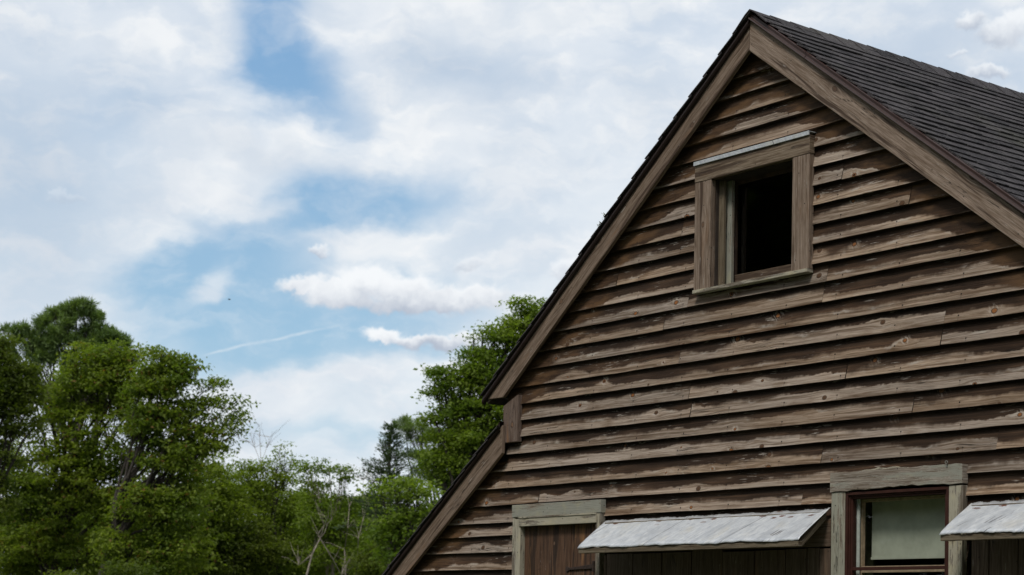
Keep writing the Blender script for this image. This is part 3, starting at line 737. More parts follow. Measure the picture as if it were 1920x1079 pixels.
# ---- roof
Y0 = -.046   # front edge of the roof deck
def slope_pts(x0, z0, x1, z1):
    L = math.hypot(x1-x0, z1-z0); d = ((x1-x0)/L, (z1-z0)/L)
    nn = (-d[1], d[0]) if d[0] > 0 else (d[1], -d[0])
    return L, d, nn
def shingles(bag, x0, z0, x1, z1, y0, y1, expo=.145, tabw=.31, edge_lift=.006, thin=1.0):
    L, d, nn = slope_pts(x0, z0, x1, z1)
    nc = int(L/expo)+1
    for k in range(nc, 0, -1):
        s1 = min(k*expo, L)+.004; s0 = s1-expo-.03
        if s0 < 0: s0 = 0
        y = y0 - .012 + random.uniform(-.003, .003); off = (k*.37) % 1*tabw
        first = True
        while y < y1+.01:
            w = (tabw-off if first and off > .03 else tabw*random.choice((.55, .8, 1, 1, 1.25))); first = False
            ya, yb = y, min(y+w, y1+.012); y = yb
            lift = random.uniform(0, .003); t1 = (.011+lift+random.choice((0, 0, .002)))*thin; dl = random.uniform(-.004, .004)
            ns = 3 if ya < y0+.6 else 1
            for j in range(ns):
                a, b = ya+(yb-ya)*j/ns, ya+(yb-ya)*(j+1)/ns
                la, lb = edge_lift*math.exp(-(a-y0)/.16), edge_lift*math.exp(-(b-y0)/.16)
                def P(s_, y_, h): return (x0+d[0]*s_+nn[0]*h, y_, z0+d[1]*s_+nn[1]*h)
                A = P(s0, a+.0028*(j == 0), .002+la); B = P(s0, b-.0028*(j == ns-1), .002+lb); Cc = P(s1+dl, b-.0028*(j == ns-1), t1+lb); D = P(s1+dl, a+.0028*(j == 0), t1+la)
                A2 = P(s0, a, -.001+la*.0); B2 = P(s0, b, -.001); C2 = P(s1+dl, b-.001, t1-.0062*thin+lb); D2 = P(s1+dl, a+.001, t1-.0062*thin+la)
                i = len(bag.v); bag.v += [A, B, Cc, D, C2, D2, A2, B2]
                fs = [(0, 1, 2, 3), (3, 2, 4, 5), (0, 3, 5, 6), (2, 1, 7, 4), (6, 5, 4, 7)]
                for f_ in fs:
                    bag.f.append([i+q_ for q_ in f_]); 
                    for q_ in f_: bag.uv.append((0, 0)); bag.uv2.append((0, 0))
deck = MB()
def slab(x0, z0, x1, z1, y0, y1, th=.05):
    L, d, nn = slope_pts(x0, z0, x1, z1)
    a = (x0-nn[0]*.004, z0-nn[1]*.004); b = (x1-nn[0]*.004, z1-nn[1]*.004)
    deck.xz([a, b, (b[0]-nn[0]*th, b[1]-nn[1]*th), (x0, z0-th*1.25)], y0, y1, along=(0, 1, 0))
TL0 = (0, ZR-.012)
slab(0, TL0[1], EAVE_L, TL0[1]+SL*EAVE_L, Y0, DEPTH+.1)
slab(0, TL0[1], EAVE_R, TL0[1]-SRT*EAVE_R, Y0, DEPTH+.1)
slab(LX0-.055, LZ0-LS*.055-.012, LE, LZ0-.012-LS*(LX0-LE), Y0, DEPTH+.1)
roof = deck.build('roof', M_DARKW, house)
sh = MB()
shingles(sh, 0, TL0[1], EAVE_L, TL0[1]+SL*EAVE_L, Y0-.018, DEPTH+.1)
shingles(sh, 0, TL0[1], EAVE_R, TL0[1]-SRT*EAVE_R, Y0+.004, DEPTH+.1, expo=.085, tabw=.20, thin=.95)
shingles(sh, LX0-.055, LZ0-LS*.055-.012, LE, LZ0-.012-LS*(LX0-LE), Y0-.02, DEPTH+.1, edge_lift=.004)
sh.build('shingles', M_SHING, roof)
# ridge caps: bent overlapping pieces
rc = MB(); y = Y0-.02
while y < DEPTH+.1:
    w = .15; hh = .013+random.uniform(0, .001)
    pts = []
    for yy, h in ((y-.012, hh), (y+w+.02, hh-.005)):
        pts.append([(-.125, yy, TL0[1]-.125*SL+h), (-.035, yy, TL0[1]-.026*SL+h+.001), (0, yy, TL0[1]+h+.002), (.035, yy, TL0[1]-.026*SRT+h+.001), (.125, yy, TL0[1]-.125*SRT+h)])
    low = [(p[0], p[1], p[2]-.007) for p in pts[0]]
    i = len(rc.v); rc.v += pts[0]+pts[1]+low
    for j in range(4):
        for f_ in ((j, j+1, 5+j+1, 5+j), (j+1, j, 10+j, 10+j+1)):
            rc.f.append([i+q_ for q_ in f_]); rc.uv += [(0, 0)]*4; rc.uv2 += [(0, 0)]*4
    for f_ in ((0, 5, 10), (4, 9, 14)):
        pass
    y += w
rc.build('ridge_cap', M_SHING, roof)

# ---- rake boards (bargeboards): outlines measured on their own plane
YR = -.050
def L2(pa, pb, Y): 
    a, b = W(*pa, Y), W(*pb, Y); s_ = (b[1]-a[1])/(b[0]-a[0]); return lambda x: a[1]+s_*(x-a[0]), s_
lo_l, _ = L2((1404, 95), (943, 745), YR); up_l, _ = L2((1408, 37), (912, 749), YR)
lo_r, _ = L2((1404, 95), (1920, 466), YR); up_r, _ = L2((1408, 37), (1920, 404), YR)
xap = W(1405, 95, YR)[0]
zbl = W(930, 747, YR)[1]     # level cut at the eave end
def inv(fn, z, a=-4, b=4):
    s_ = fn(1)-fn(0); return (z-fn(0))/s_
mb = MB(); xu, xlw = inv(up_l, zbl), inv(lo_l, zbl)
mb.xz([(xap-.002, lo_l(xap)), (xap-.002, up_l(xap)), (xu, zbl), (xlw, zbl)], YR, YR+.024, along=(1, 0, SL), seed=.31)
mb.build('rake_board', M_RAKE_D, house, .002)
mb = MB(); xe = 2.36
mb.xz([(xap+.001, lo_r(xap)), (xap+.001, up_r(xap)), (xe+.02, up_r(xe+.02)), (xe+.02, up_r(xe+.02)-.05), (xe-.13, lo_r(xe-.13))], YR, YR+.024, along=(1, 0, -SRT), seed=.77)
mb.build('rake_board', M_RAKE, house, .002)
l2l, _ = L2((940, 851), (760, 1079), YR); l2u, _ = L2((943, 796), (729, 1079), YR)
xa = W(941.5, 820, YR)[0]
mb = MB(); mb.xz([(xa, l2l(xa)), (xa, l2u(xa)), (LE+.02, l2u(LE+.02)), (LE+.1, l2l(LE+.1))], YR, YR+.024, along=(1, 0, LS), seed=.52)
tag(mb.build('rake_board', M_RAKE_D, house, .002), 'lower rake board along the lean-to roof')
# furring behind the rakes so that they stand off the boards, dark soffit strip
mb = MB()
mb.xz([(xap, up_l(xap)-.065), (xap, up_l(xap)-.012), (xu+.01, up_l(xu+.01)-.012), (xu+.05, up_l(xu+.05)-.065)], YR+.0245, .034)
mb.xz([(xap+.001, up_r(xap)-.065), (xap+.001, up_r(xap)-.012), (xe, up_r(xe)-.012), (xe, up_r(xe)-.065)], YR+.0245, .034)
mb.xz([(xa-.01, l2u(xa)-.065), (xa-.01, l2u(xa)-.012), (LE+.05, l2u(LE+.05)-.012), (LE+.05, l2u(LE+.05)-.065)], YR+.0245, .034)
# boxed eaves running back along the house
mb.box(xu+.03, CORN+.0, YR+.026, DEPTH+.05, zbl-.0+.006, zbl+.018)
mb.box(CORN_R, xe-.02, YR+.026, DEPTH+.05, zsr-.02, zsr-.008)
mb.build('soffit', M_DARKW, house)
mb = MB()
mb.box(xu-.004, xu+.02, YR+.026, DEPTH+.08, zbl+.0, zbl+.07, along=(0, 1, 0)); mb.build('fascia', M_CORNER, house); mb = MB()
mb.box(EAVE_R-.05, EAVE_R-.026, YR+.026, DEPTH+.08, zsr-.11, zsr-.035, along=(0, 1, 0))
mb.build('fascia', M_CORNER, house)

YD = -.0605
# drip edges: rolled brown metal between rake board and shingles
def drip(x0, x1, ufn, top_fn, seamx=None, name='drip_edge'):
    mb = MB()
    for (a, b) in ([(x0, x1)] if seamx is None else [(x0, seamx), (seamx+(.003 if x1 > x0 else -.003), x1)]):
        # profile: short top flange, rounded nose, face, kick-out at the bottom
        prof = [(Y0+.05, 1.06), (YD+.006, 1.06), (YD, .98), (YD+.002, .62), (YD+.001, .50), (YD-.006, .40), (YD-.008, .22), (YD-.003, .06), (YD+.010, .0), (YR+.010, .02)]
        for i in range(len(prof)-1):
            (ya, fa), (yb, fb) = prof[i], prof[i+1]
            za = lambda x, f: ufn(x)+(top_fn(x)-ufn(x))*f
            mb.face([(a, ya, za(a, fa)), (b, ya, za(b, fa)), (b, yb, za(b, fb)), (a, yb, za(a, fb))])
    o = mb.build(name, M_DRIP if x1 > 0 else M_DRIP_SHADE, roof, smooth=False)  # left-hand drips take the copy darkened to imitate shade
    return o
dl_u, _ = L2((1407, 45), (912, 749), YD); dl_t, _ = L2((1404, 24), (899, 744), YD)
dr_u, _ = L2((1406, 40), (1920, 403), YD); dr_t, _ = L2((1404.5, 23), (1911, 380), YD)
xa2 = W(1405, 30, YD)[0]
drip(xa2, EAVE_L-.002, dl_u, dl_t)
drip(xa2, EAVE_R, dr_u, dr_t, seamx=W(1510, 107, YD)[0])
d2_u, _ = L2((942, 800), (731, 1079), YD); d2_t, _ = L2((941, 786), (714, 1079), YD)
drip(LX0-.055, LE, d2_u, d2_t)

# corner board under the eave
cx0, cx1 = W(943, 800, -.025)[0], W(970, 790, -.025)[0]; cz0 = W(943, 831, -.025)[1]
mb = MB(); mb.xz([(cx0, cz0), (cx1, cz0), (cx1, 2.99), (cx0, 2.93)], -.025, .012, along=(0, 0, 1), seed=.18)
mb.box(cx0-.002, cx0+.02, .0125, .10, cz0, 2.9, along=(0, 0, 1), seed=.3)
mb.build('corner_board', M_CORNER, house, .002)
mb = MB(); mb.box(LCORN-.02, LCORN+.07, -.025, .012, .28, 1.86, along=(0, 0, 1)); mb.build('corner_board', M_CORNER, house, .002); mb = MB(); mb.box(CORN_R-.07, CORN_R+.02, -.025, .012, .28, 3.05, along=(0, 0, 1))
mb.build('corner_board', M_CORNER, house, .002)

# ---- upper window: an open sash-less loft window
def wz(px, py, Y): return W(px, py, Y)[1]
def wx_(px, py, Y): return W(px, py, Y)[0]
YC = -.026
x0, x1 = uw['x0'], uw['x1']; zt, zb = wz(1305, 310.8, YC), wz(1302, 549, YC)
zh = wz(1305, 343.5, YC)
xi0, xi1 = wx_(1331.7, 450, YC), wx_(1484.5, 420, YC)
def part_empty(name, loc, label=None):
    o = bpy.data.objects.new(name, None); COL.objects.link(o); o.parent = house; o.location = loc; o.empty_display_size = .1
    if label: o['label'] = label
    return o
loft = part_empty('loft_window', (x0, 0, zb), 'small open loft window high in the gable')
win = MB()
win.box(x0, xi0, YC, .010, zb+.012, zh-.001, along=(0, 0, 1), seed=.42)
win.build('casing', M_CASE, loft, .002); win = MB(); win.box(xi1, x1, YC, .010, zb+.012, zh-.001, along=(0, 0, 1), seed=.63)
win.build('casing', M_CASE, loft, .002)
mb = MB(); mb.box(x0-.001, x1+.002, YC-.002, .010, zh, zt, along=(1, 0, 0), seed=.27); mb.build('header_board', M_CASE_H, loft, .002)
mb = MB(); zf = wz(1304.4, 303.4, YC-.012)
mb.box(x0-.004, x1+.003, YC-.010, YC-.0025, zt-.003, zf, along=(1, 0, 0)); mb.box(x0-.004, x1+.003, YC-.0025, .03, zf-.004, zf, along=(1, 0, 0))
mb.build('metal_flashing', M_TIN, loft)
mb = MB(); mb.box(x0-.002, x1+.0, YC-.008, .012, zb-.007, zb+.0115, along=(1, 0, 0), seed=.11); mb.build('sill', M_PAINT2, loft, .002)
# reveal: stepped jambs on the left, head pieces, bottom rail
mb = MB()
mb.box(xi0-.03, xi0+.004, .0105, .095, zb+.01, zh+.02, along=(0, 0, 1)); mb.box(xi1-.004, xi1+.03, .0105, .16, zb+.01, zh+.02, along=(0, 0, 1))
mb.box(xi0+.0045, xi1-.0045, .0105, .16, zh-.004, zh+.02, along=(1, 0, 0)); mb.box(xi0+.0045, xi1-.0045, .0105, .16, zb+.0, zb+.016, along=(1, 0, 0))
mb.build('jamb', M_DARKW, loft)
LW = lambda px, Y: wx_(px, 450, Y)
mb = MB(); mb.box(max(xi0+.0045, LW(1343, .03)), LW(1357, .03), .03, .045, zb+.017, zh-.006, along=(0, 0, 1)); mb.build('stop_strip', M_RAIL, loft, .001)
mb = MB(); mb.box(LW(1358, .06), LW(1371.5, .06), .06, .08, zb+.017, zh-.006, along=(0, 0, 1)); mb.build('inner_strip', M_PAINT, loft, .001)
xr0 = LW(1371, .096)
mb = MB(); mb.box(xr0-.02, xi1-.0045, .096, .118, zb+.017, wz(1430, 506, .096), along=(1, 0, 0)); mb.build('bottom_rail', M_CASE_H, loft, .001)
mb = MB(); mb.box(xr0-.02, xi1-.0045, .096, .118, wz(1430, 334, .096), zh-.0045, along=(1, 0, 0)); mb.box(xr0-.02, LW(1378, .096), .0965, .1175, wz(1430, 506, .096)+.0005, wz(1430, 334, .096)-.0005, along=(0, 0, 1)); mb.build('top_rail', M_BROWNW, loft, .001)
mb = MB(); mb.face([(LW(1378, .107)+.0005, .107, wz(1430, 506, .107)), (xi1-.005, .107, wz(1430, 506, .107)), (xi1-.005, .107, wz(1430, 334, .107)), (LW(1378, .107)+.0005, .107, wz(1430, 334, .107))]); mb.build('window_pane', M_GLASS, loft)

# ---- ground-floor window with storm sash and blind
x0, x1, zt = lw['x0'], lw['x1'], lw['zt']
zh = wz(1560, 923.5, YC); zl = lw['zb']
xi0, xi1 = wx_(1583.5, 1000, YC), wx_(1778.5, 1000, YC)
low = part_empty('sash_window', (x0, 0, zl), 'ground-floor window with red-brown storm frame and pale blind')
wn_ = MB(); wn_.box(x0+.001, xi0, YC, .010, zl, zh-.001, along=(0, 0, 1), seed=.71); wn_.build('casing', M_PAINT2B, low, .002); wn_ = MB(); wn_.box(xi1, x1, YC, .010, zl, zh-.003, along=(0, 0, 1), seed=.36)
wn_.build('casing', M_PAINT2, low, .002)
# old header with a broken, split lower edge
mb = MB(); k = 22; top = []; bot = []
for i in range(k+1):
    x = x0-.004+(x1-x0+.006)*i/k
    top.append((x, zt+random.uniform(-.004, .002))); bot.append((x, zh+.0+random.uniform(-.001, .006) + (.008*math.exp(-((i-k*.6)/5)**2))))
mb.xz(bot+top[::-1], YC-.006, .010, along=(1, 0, 0), seed=.9)
mb.build('header_board', M_PAINT3, low, .001)
mb = MB(); a = x0+.20; pts_t = []; pts_b = []
for i in range(12):
    x = a+.28*i/11; pts_t.append((x, zt+(.006+.003*math.sin(i*1.9)+random.uniform(-.003, .002))*min(1, i/3, (11-i)/3))); pts_b.append((x, zt-.003))
mb.xz(pts_b+pts_t[::-1], YC-.004, -.006, along=(1, 0, 0)); mb.build('split_lath', M_PAINT2, low)
ring = []
mb = MB()
rx, rz = W(1775, 867, YC-.012)
for i in range(14):
    a0, a1 = i/14*6.283, (i+1)/14*6.283
    for (r0, r1) in ((.011, .008),):
        mb.xz([(rx+.7*r0*math.cos(a0), rz+.7*r0*math.sin(a0)), (rx+.7*r0*math.cos(a1), rz+.7*r0*math.sin(a1)), (rx+.7*r1*math.cos(a1), rz+.7*r1*math.sin(a1)), (rx+.7*r1*math.cos(a0), rz+.7*r1*math.sin(a0))], YC-.016, YC-.012)
mb.box(rx-.0015, rx+.0015, YC-.014, YC-.006, rz-.022, rz-.010); mb.build('screw_eye', M_TRACKG, low)
def frame(mb, xa, xb, za, zc, w, ya, yb, wl=None, wr=None, wt=None):
    wl = wl or w; wr = wr or w; wt = wt or w
    mb.box(xa, xb, ya, yb, zc-wt, zc, along=(1, 0, 0)); mb.box(xa, xa+wl, ya, yb, za, zc-wt-.0005, along=(0, 0, 1)); mb.box(xb-wr, xb, ya, yb, za, zc-wt-.0005, along=(0, 0, 1))
mb = MB()
zft = wz(1584, 925.5, YC)+.004
frame(mb, xi0+.001, xi1-.001, zl, zft, .016, YC+.002, .012, wt=.014)
frame(mb, xi0+.017, xi1-.017, zl, zft-.014, .008, YC+.010, .012)
frame(mb, xi0+.025, xi1-.025, zl, zft-.022, .010, YC+.016, .020)
zmr = wz(1676, 1065, -.005)
mb.box(xi0+.0355, xi1-.0355, -.008, .006, zmr-.010, zmr+.006, along=(1, 0, 0))
mb.build('storm_frame', M_BROWN, low, .0012)
# deep reveal: tracks on the left jamb, olive head, inner sash
mb = MB(); mb.box(xi0-.02, xi0+.012, .0125, .17, zl, zft, along=(0, 0, 1)); mb.box(xi1-.012, xi1+.02, .0125, .17, zl, zft, along=(0, 0, 1)); mb.build('jamb', M_OLIVE, low)
mb = MB(); mb.box(wx_(1600.5, 1000, .024), wx_(1611, 1000, .024), .024, .032, zl, zft-.03, along=(0, 0, 1)); mb.build('sash_track', M_TRACK, low, .001)
mb = MB(); mb.box(xi0+.0125, wx_(1600, 1000, .0205), .0205, .028, zl, zft-.03, along=(0, 0, 1)); mb.build('sash_track', M_TRACKG, low, .001)
mb = MB(); mb.box(xi0+.0125, xi1-.0125, .021, .17, zft-.030, zft-.004, along=(1, 0, 0)); mb.build('window_head', M_OLIVE, low, .001)
mb = MB(); xs0 = wx_(1616, 1000, .045); frame(mb, xs0-.014, xi1-.0125, zl, zft-.031, .014, .045, .070, wt=.014); mb.box(xs0+.0005, xi1-.027, .045, .070, zmr-.02, zmr+.012, along=(1, 0, 0)); mb.build('inner_sash', M_TRACK2, low, .0015)
mb = MB(); mb.face([(xi0+.035, .0, zl), (xi1-.035, .0, zl), (xi1-.035, .0, zft-.03), (xi0+.035, .0, zft-.03)]); mb.build('storm_pane', M_GLASS, low)
zbl_b = wz(1636, 1049, .10)
mb = MB(); k = 24
xa_, xb_ = wx_(1634.5, 1000, .10), xi1-.02
for i in range(k):
    xA, xB = xa_+(xb_-xa_)*i/k, xa_+(xb_-xa_)*(i+1)/k
    yf = lambda x: .100+.002*math.sin(x*21)
    mb.face([(xA, yf(xA), zbl_b), (xB, yf(xB), zbl_b), (xB, yf(xB), zft-.02), (xA, yf(xA), zft-.02)])
mb.box(xa_, xb_, .095, .106, zbl_b-.002, zbl_b+.010, along=(1, 0, 0))
mb.build('roller_blind', M_BLIND, low)
mb = MB(); mb.box(x0-.02, x1+.02, YC-.03, .012, zl-.035, zl-.0005, along=(1, 0, 0)); mb.build('sill', M_PAINT2, low, .002)

# ---- plank shutter door at the left, painted frame and strap hinge
x0, x1, zt = dr['x0'], dr['x1'], dr['zt']
zh = wz(963, 970.7, YC); zd = .14
xj0, xj1 = wx_(976, 1030, YC), wx_(1116, 1030, YC)
df = MB(); df.box(x0+.001, x0+.026, YC, .010, zd, zh-.001, along=(0, 0, 1), seed=.2); df.box(x0+.0265, xj0, YC-.004, .010, zd, zh-.012, along=(0, 0, 1), seed=.8)
df.box(xj1, x1, YC, .010, zd, zh-.001, along=(0, 0, 1), seed=.5)
door = MB()
xs_ = [xj0+.002]
while xs_[-1] < xj1-.10: xs_.append(xs_[-1]+random.uniform(.12, .17))
xs_[-1] = xj1-.002
zdt = wz(1050, 985, .0)
for a, b in zip(xs_[:-1], xs_[1:]): door.box(a+.001, b-.001, .003+random.uniform(-.002, .002), .028, zd, zdt, along=(0, 0, 1))
door_o = door.build('plank_door', M_PLANK, house, .0015); door_o['label'] = 'plank door with sage green frame at the left'
df.build('door_frame', M_PAINT2, door_o, .0015)
mb = MB(); mb.box(x0-.003, x1+.004, YC-.004, .010, zh, zt, along=(1, 0, 0), seed=.66); mb.build('door_header', M_PAINT, door_o, .002)
mb = MB(); mb.box(xj0-.012, xj1+.01, YC-.010, .001, zdt+.001, zh-.0005, along=(1, 0, 0), seed=.15); mb.box(xj0-.015, xj1+.012, YC-.014, YC-.0105, zh-.010, zh-.0006, along=(1, 0, 0)); mb.build('door_lintel', M_PAINT2, door_o, .002)
mb = MB(); hx0, hz0 = W(1061, 1067, -.01); hx1, hz1 = W(1114, 1062, -.01)
mb.xz([(hx0, hz0-.018), (hx0+.03, hz0-.006), (hx1-.015, hz1-.013), (hx1-.015, hz1+.013), (hx0+.03, hz0+.006), (hx0, hz0+.014), (hx0-.012, hz0)], -.006, .0015)
mb.box(hx1-.0145, hx1+.0, -.014, .001, hz1-.032, hz1+.03); mb.build('strap_hinge', M_IRON, door_o, .001)

# ---- plank panels under the tin awnings
def plank_wall(x0, x1, zt, seams, label):
    mb = MB(); s_ = [x0]+seams+[x1]
    for i, (a, b) in enumerate(zip(s_[:-1], s_[1:])):
        yo = random.uniform(-.003, .003)
        mb.box(a+.003, b-.003, -.008+yo, .018, .14, zt+random.uniform(-.012, .004), along=(0, 0, 1))
    o = mb.build('plank_shutter', M_PLANK2, house, .0015); o['label'] = label
    return o
seams = [wx_(px, 1060, -.01) for px in (1136, 1186, 1240, 1295, 1353, 1413, 1472, 1512, 1536)]
plank_wall(p1['x0']+.004, wx_(1557, 1060, -.01), wz(1400, 1030, -.01), seams, 'dark vertical planks under the wide tin awning')
s2 = [p2['x0']+.13]
while s2[-1] < p2['x1']-.25: s2.append(s2[-1]+random.uniform(.13, .17))
plank_wall(p2['x0']+.03, p2['x1']-.01, wz(1900, 1003, -.01), s2, 'dark vertical planks under the right tin awning')
# lintel boards between planks and awning
mb = MB(); zt1 = p1['zt']
mb.box(p1['x0']+.002, p1['x1']-.004, -.012, .012, wz(1400, 1030, -.01)+.001, zt1-.0, along=(1, 0, 0)); mb.box(p2['x0']+.004, p2['x1']-.004, -.012, .012, wz(1900, 1003, -.01)+.001, p2['zt'], along=(1, 0, 0))
mb.build('lintel', M_PLANK2, house, .002)

# ---- tin awnings
def awning(xa, xb, ztop_, out_l, out_r, drop, label, skew_l=.0, skew_r=.0, seed=1):
    rs = random.Random(seed)
    # timber frame: ledger on the wall, front rail, side arms
    fr = MB()
    fr.box(xa+.02, xb-.03, -.034, -.013, ztop_-.045, ztop_-.016, along=(1, 0, 0))
    zl_ = ztop_-drop
    pl = [(xa+skew_l, -out_l), (xb+skew_r, -out_r)]
    fr.solid([(pl[0][0]-.012, pl[0][1]-.008, zl_-.030), (pl[1][0]-.0, pl[1][1]-.008, zl_-.030), (pl[1][0]-.0, pl[1][1]-.008, zl_-.004), (pl[0][0]-.012, pl[0][1]-.008, zl_-.004)], (0, .026, 0), (1, 0, 0))
    for (ax, px_, o_) in ((xa+.02, pl[0][0]+.015, out_l), (xb-.055, pl[1][0]-.035, out_r)):
        fr.solid([(ax, -.013, ztop_-.020), (px_, -o_+.02, zl_-.006), (px_, -o_+.02, zl_-.032), (ax, -.013, ztop_-.052)], (.032, 0, 0), (0, 1, .8))
    aw = fr.build('awning', M_RAIL, house, .0015); aw['label'] = label
    nu, nv = 150, 16; V = []; UV = []
    length = math.hypot((out_l+out_r)/2, drop)
    ph = [rs.uniform(0, 6.28) for _ in range(8)]
    for i in range(nu+1):
        s_ = i/nu
        for j in range(nv+1):
            t = j/nv
            o_ = out_l+(out_r-out_l)*s_
            xA = xa+(xb-xa)*s_; xB = pl[0][0]-.014+(pl[1][0]+.004-pl[0][0]+.014)*s_
            x = xA+(xB-xA)*t
            jag = (.003*math.sin(s_*29+ph[0])+.0012*math.sin(s_*101+ph[1])+.0012*rs.uniform(-1, 1)) * (1 if j == nv else 0)
            if j == 0: jag = .004*math.sin(s_*50+ph[2])+.003*rs.uniform(-1, 1)
            tt_ = t + jag/length
            wv = (.0010*math.sin(x*46+t*3.0+ph[3])+.0022*math.sin(x*11-t*4+ph[4])+.0003*math.sin(x*91+t*9+ph[5]))*(.25+.75*t)
            if j == nv: wv -= .004
            y = -.016-(o_-.0)*tt_-wv*.6; z = ztop_-.012-(drop-.012)*tt_+wv+.004
            if j == 0: y = -.010; z += .006
            if s_ > .97: z += .010*(s_-.97)/.03*(1-t)
            V.append((x, y, z)); UV.append((x, t*length))
    Fc = [(i*(nv+1)+j, i*(nv+1)+j+1, (i+1)*(nv+1)+j+1, (i+1)*(nv+1)+j) for i in range(nu) for j in range(nv)]
    me = bpy.data.meshes.new('metal_sheet'); me.from_pydata(V, [], Fc)
    l = me.uv_layers.new(name='UVMap'); idx = np.zeros(len(me.loops), dtype=np.int32); me.loops.foreach_get('vertex_index', idx)
    l.data.foreach_set('uv', np.array(UV, dtype=np.float32)[idx].ravel()); me.materials.append(M_TIN)
    me.polygons.foreach_set('use_smooth', [True]*len(me.polygons))
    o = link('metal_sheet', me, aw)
    sd_ = o.modifiers.new('thick', 'SOLIDIFY'); sd_.thickness = .0015
    return aw
za1 = W(1340, 965, -.012)[1]
awning(W(1138, 978)[0], W(1560, 950)[0], za1, .187, .225, .165, 'long corrugated tin awning left of the window', skew_l=.0, skew_r=-.0, seed=3)
za2 = W(1824, 942)[1]
awning(W(1824, 942)[0], 2.02, za2, .20, .20, .155, 'short tin awning cut by the right edge', seed=8)

# ------------------------------------------------------------------ trees
def tube(bag, pts, r0, r1, sides=6):
    """tapered tube through a list of points"""
    pts = [Vector(p) for p in pts]; nP = len(pts); base = len(bag[0])
    for i, p in enumerate(pts):
        d = (pts[min(i+1, nP-1)]-pts[max(i-1, 0)]).normalized()
        a = d.orthogonal().normalized(); b = d.cross(a); r = r0+(r1-r0)*i/(nP-1)
        for k in range(sides):
            t = 6.28318*k/sides; bag[0].append(tuple(p+a*(r*math.cos(t))+b*(r*math.sin(t))))
    for i in range(nP-1):
        for k in range(sides):
            k2 = (k+1) % sides
            bag[1].append((base+i*sides+k, base+i*sides+k2, base+(i+1)*sides+k2, base+(i+1)*sides+k))
def wiggle(a, b, nseg, amp, rs, sag=0.0):
    a, b = np.array(a, float), np.array(b, float); L = np.linalg.norm(b-a)
    out = []
    off = np.zeros(3)
    for i in range(nseg+1):
        t = i/nseg
        if 0 < i < nseg: off = off*.6 + rs.normal(0, amp*L, 3)
        p = a+(b-a)*t + off*math.sin(math.pi*t) + np.array([0, 0, sag*L*math.sin(math.pi*t)])
        out.append(p)
    return out
def leaves(cent, size, rs, droop=.35, aspect=.55, dirs=None, fold=.12):
    k = len(cent)
    if dirs is None:
        d = rs.normal(0, 1, (k, 3)); d[:, 2] = d[:, 2]*.55-droop
    else: d = dirs + rs.normal(0, .35, (k, 3))
    d /= np.linalg.norm(d, axis=1, keepdims=True)+1e-9
    nrm = rs.normal(0, 1, (k, 3))*.55; nrm[:, 2] += 1.0
    side = np.cross(d, nrm); side /= np.linalg.norm(side, axis=1, keepdims=True)+1e-9
    up = np.cross(side, d)
    s_ = size*rs.uniform(.65, 1.3, (k, 1))
    a = cent; t = cent+d*s_; mid = cent+d*s_*.45
    l = mid+side*s_*aspect*.5+up*s_*fold; r = mid-side*s_*aspect*.5+up*s_*fold
    return np.stack([a, l, t, r], axis=1)
def crown_points(clumps, dist, rs, per_area, ntw, spread):
    """twig centres inside a set of uneven leafy masses; each mass given by its place, size and depth"""
    tw = []
    for c in clumps:
        px, py, rx, ry = c[:4]; dz = c[4] if len(c) > 4 else 0; den = c[5]**.55 if len(c) > 5 else 1.0
        cen = AT(px, py, dist+dz); sc = (dist+dz)/F_PX
        area = math.pi*rx*ry
        k = max(3, int(area*per_area*den/ntw))
        # each mass is made of smaller boughs, so its outline breaks up and sky shows between them
        ns = max(2, int(area/330)); sc_ = rs.normal(0, 1, (ns, 3)); sc_ /= np.linalg.norm(sc_, axis=1, keepdims=True)
        sc_ *= rs.uniform(.15, 1.0, (ns, 1))**.45*.92
        sub = sc_[rs.integers(0, ns, k)]; rr_ = 13/math.sqrt(rx*ry)
        g = rs.normal(0, 1, (k, 3)); g /= np.linalg.norm(g, axis=1, keepdims=True)
        p = sub+g*(rs.uniform(0, 1, (k, 1))**.5)*np.array([1.15, 1.0, .75])*min(.75, rr_)
        R = (rx*.8+ry*.2)*sc
        q = cen + p[:, :1]*rx*sc*AR + p[:, 1:2]*R*AF + p[:, 2:3]*ry*sc*np.array([0, 0, 1.0])
        tw.append((cen, q, den))
    return tw
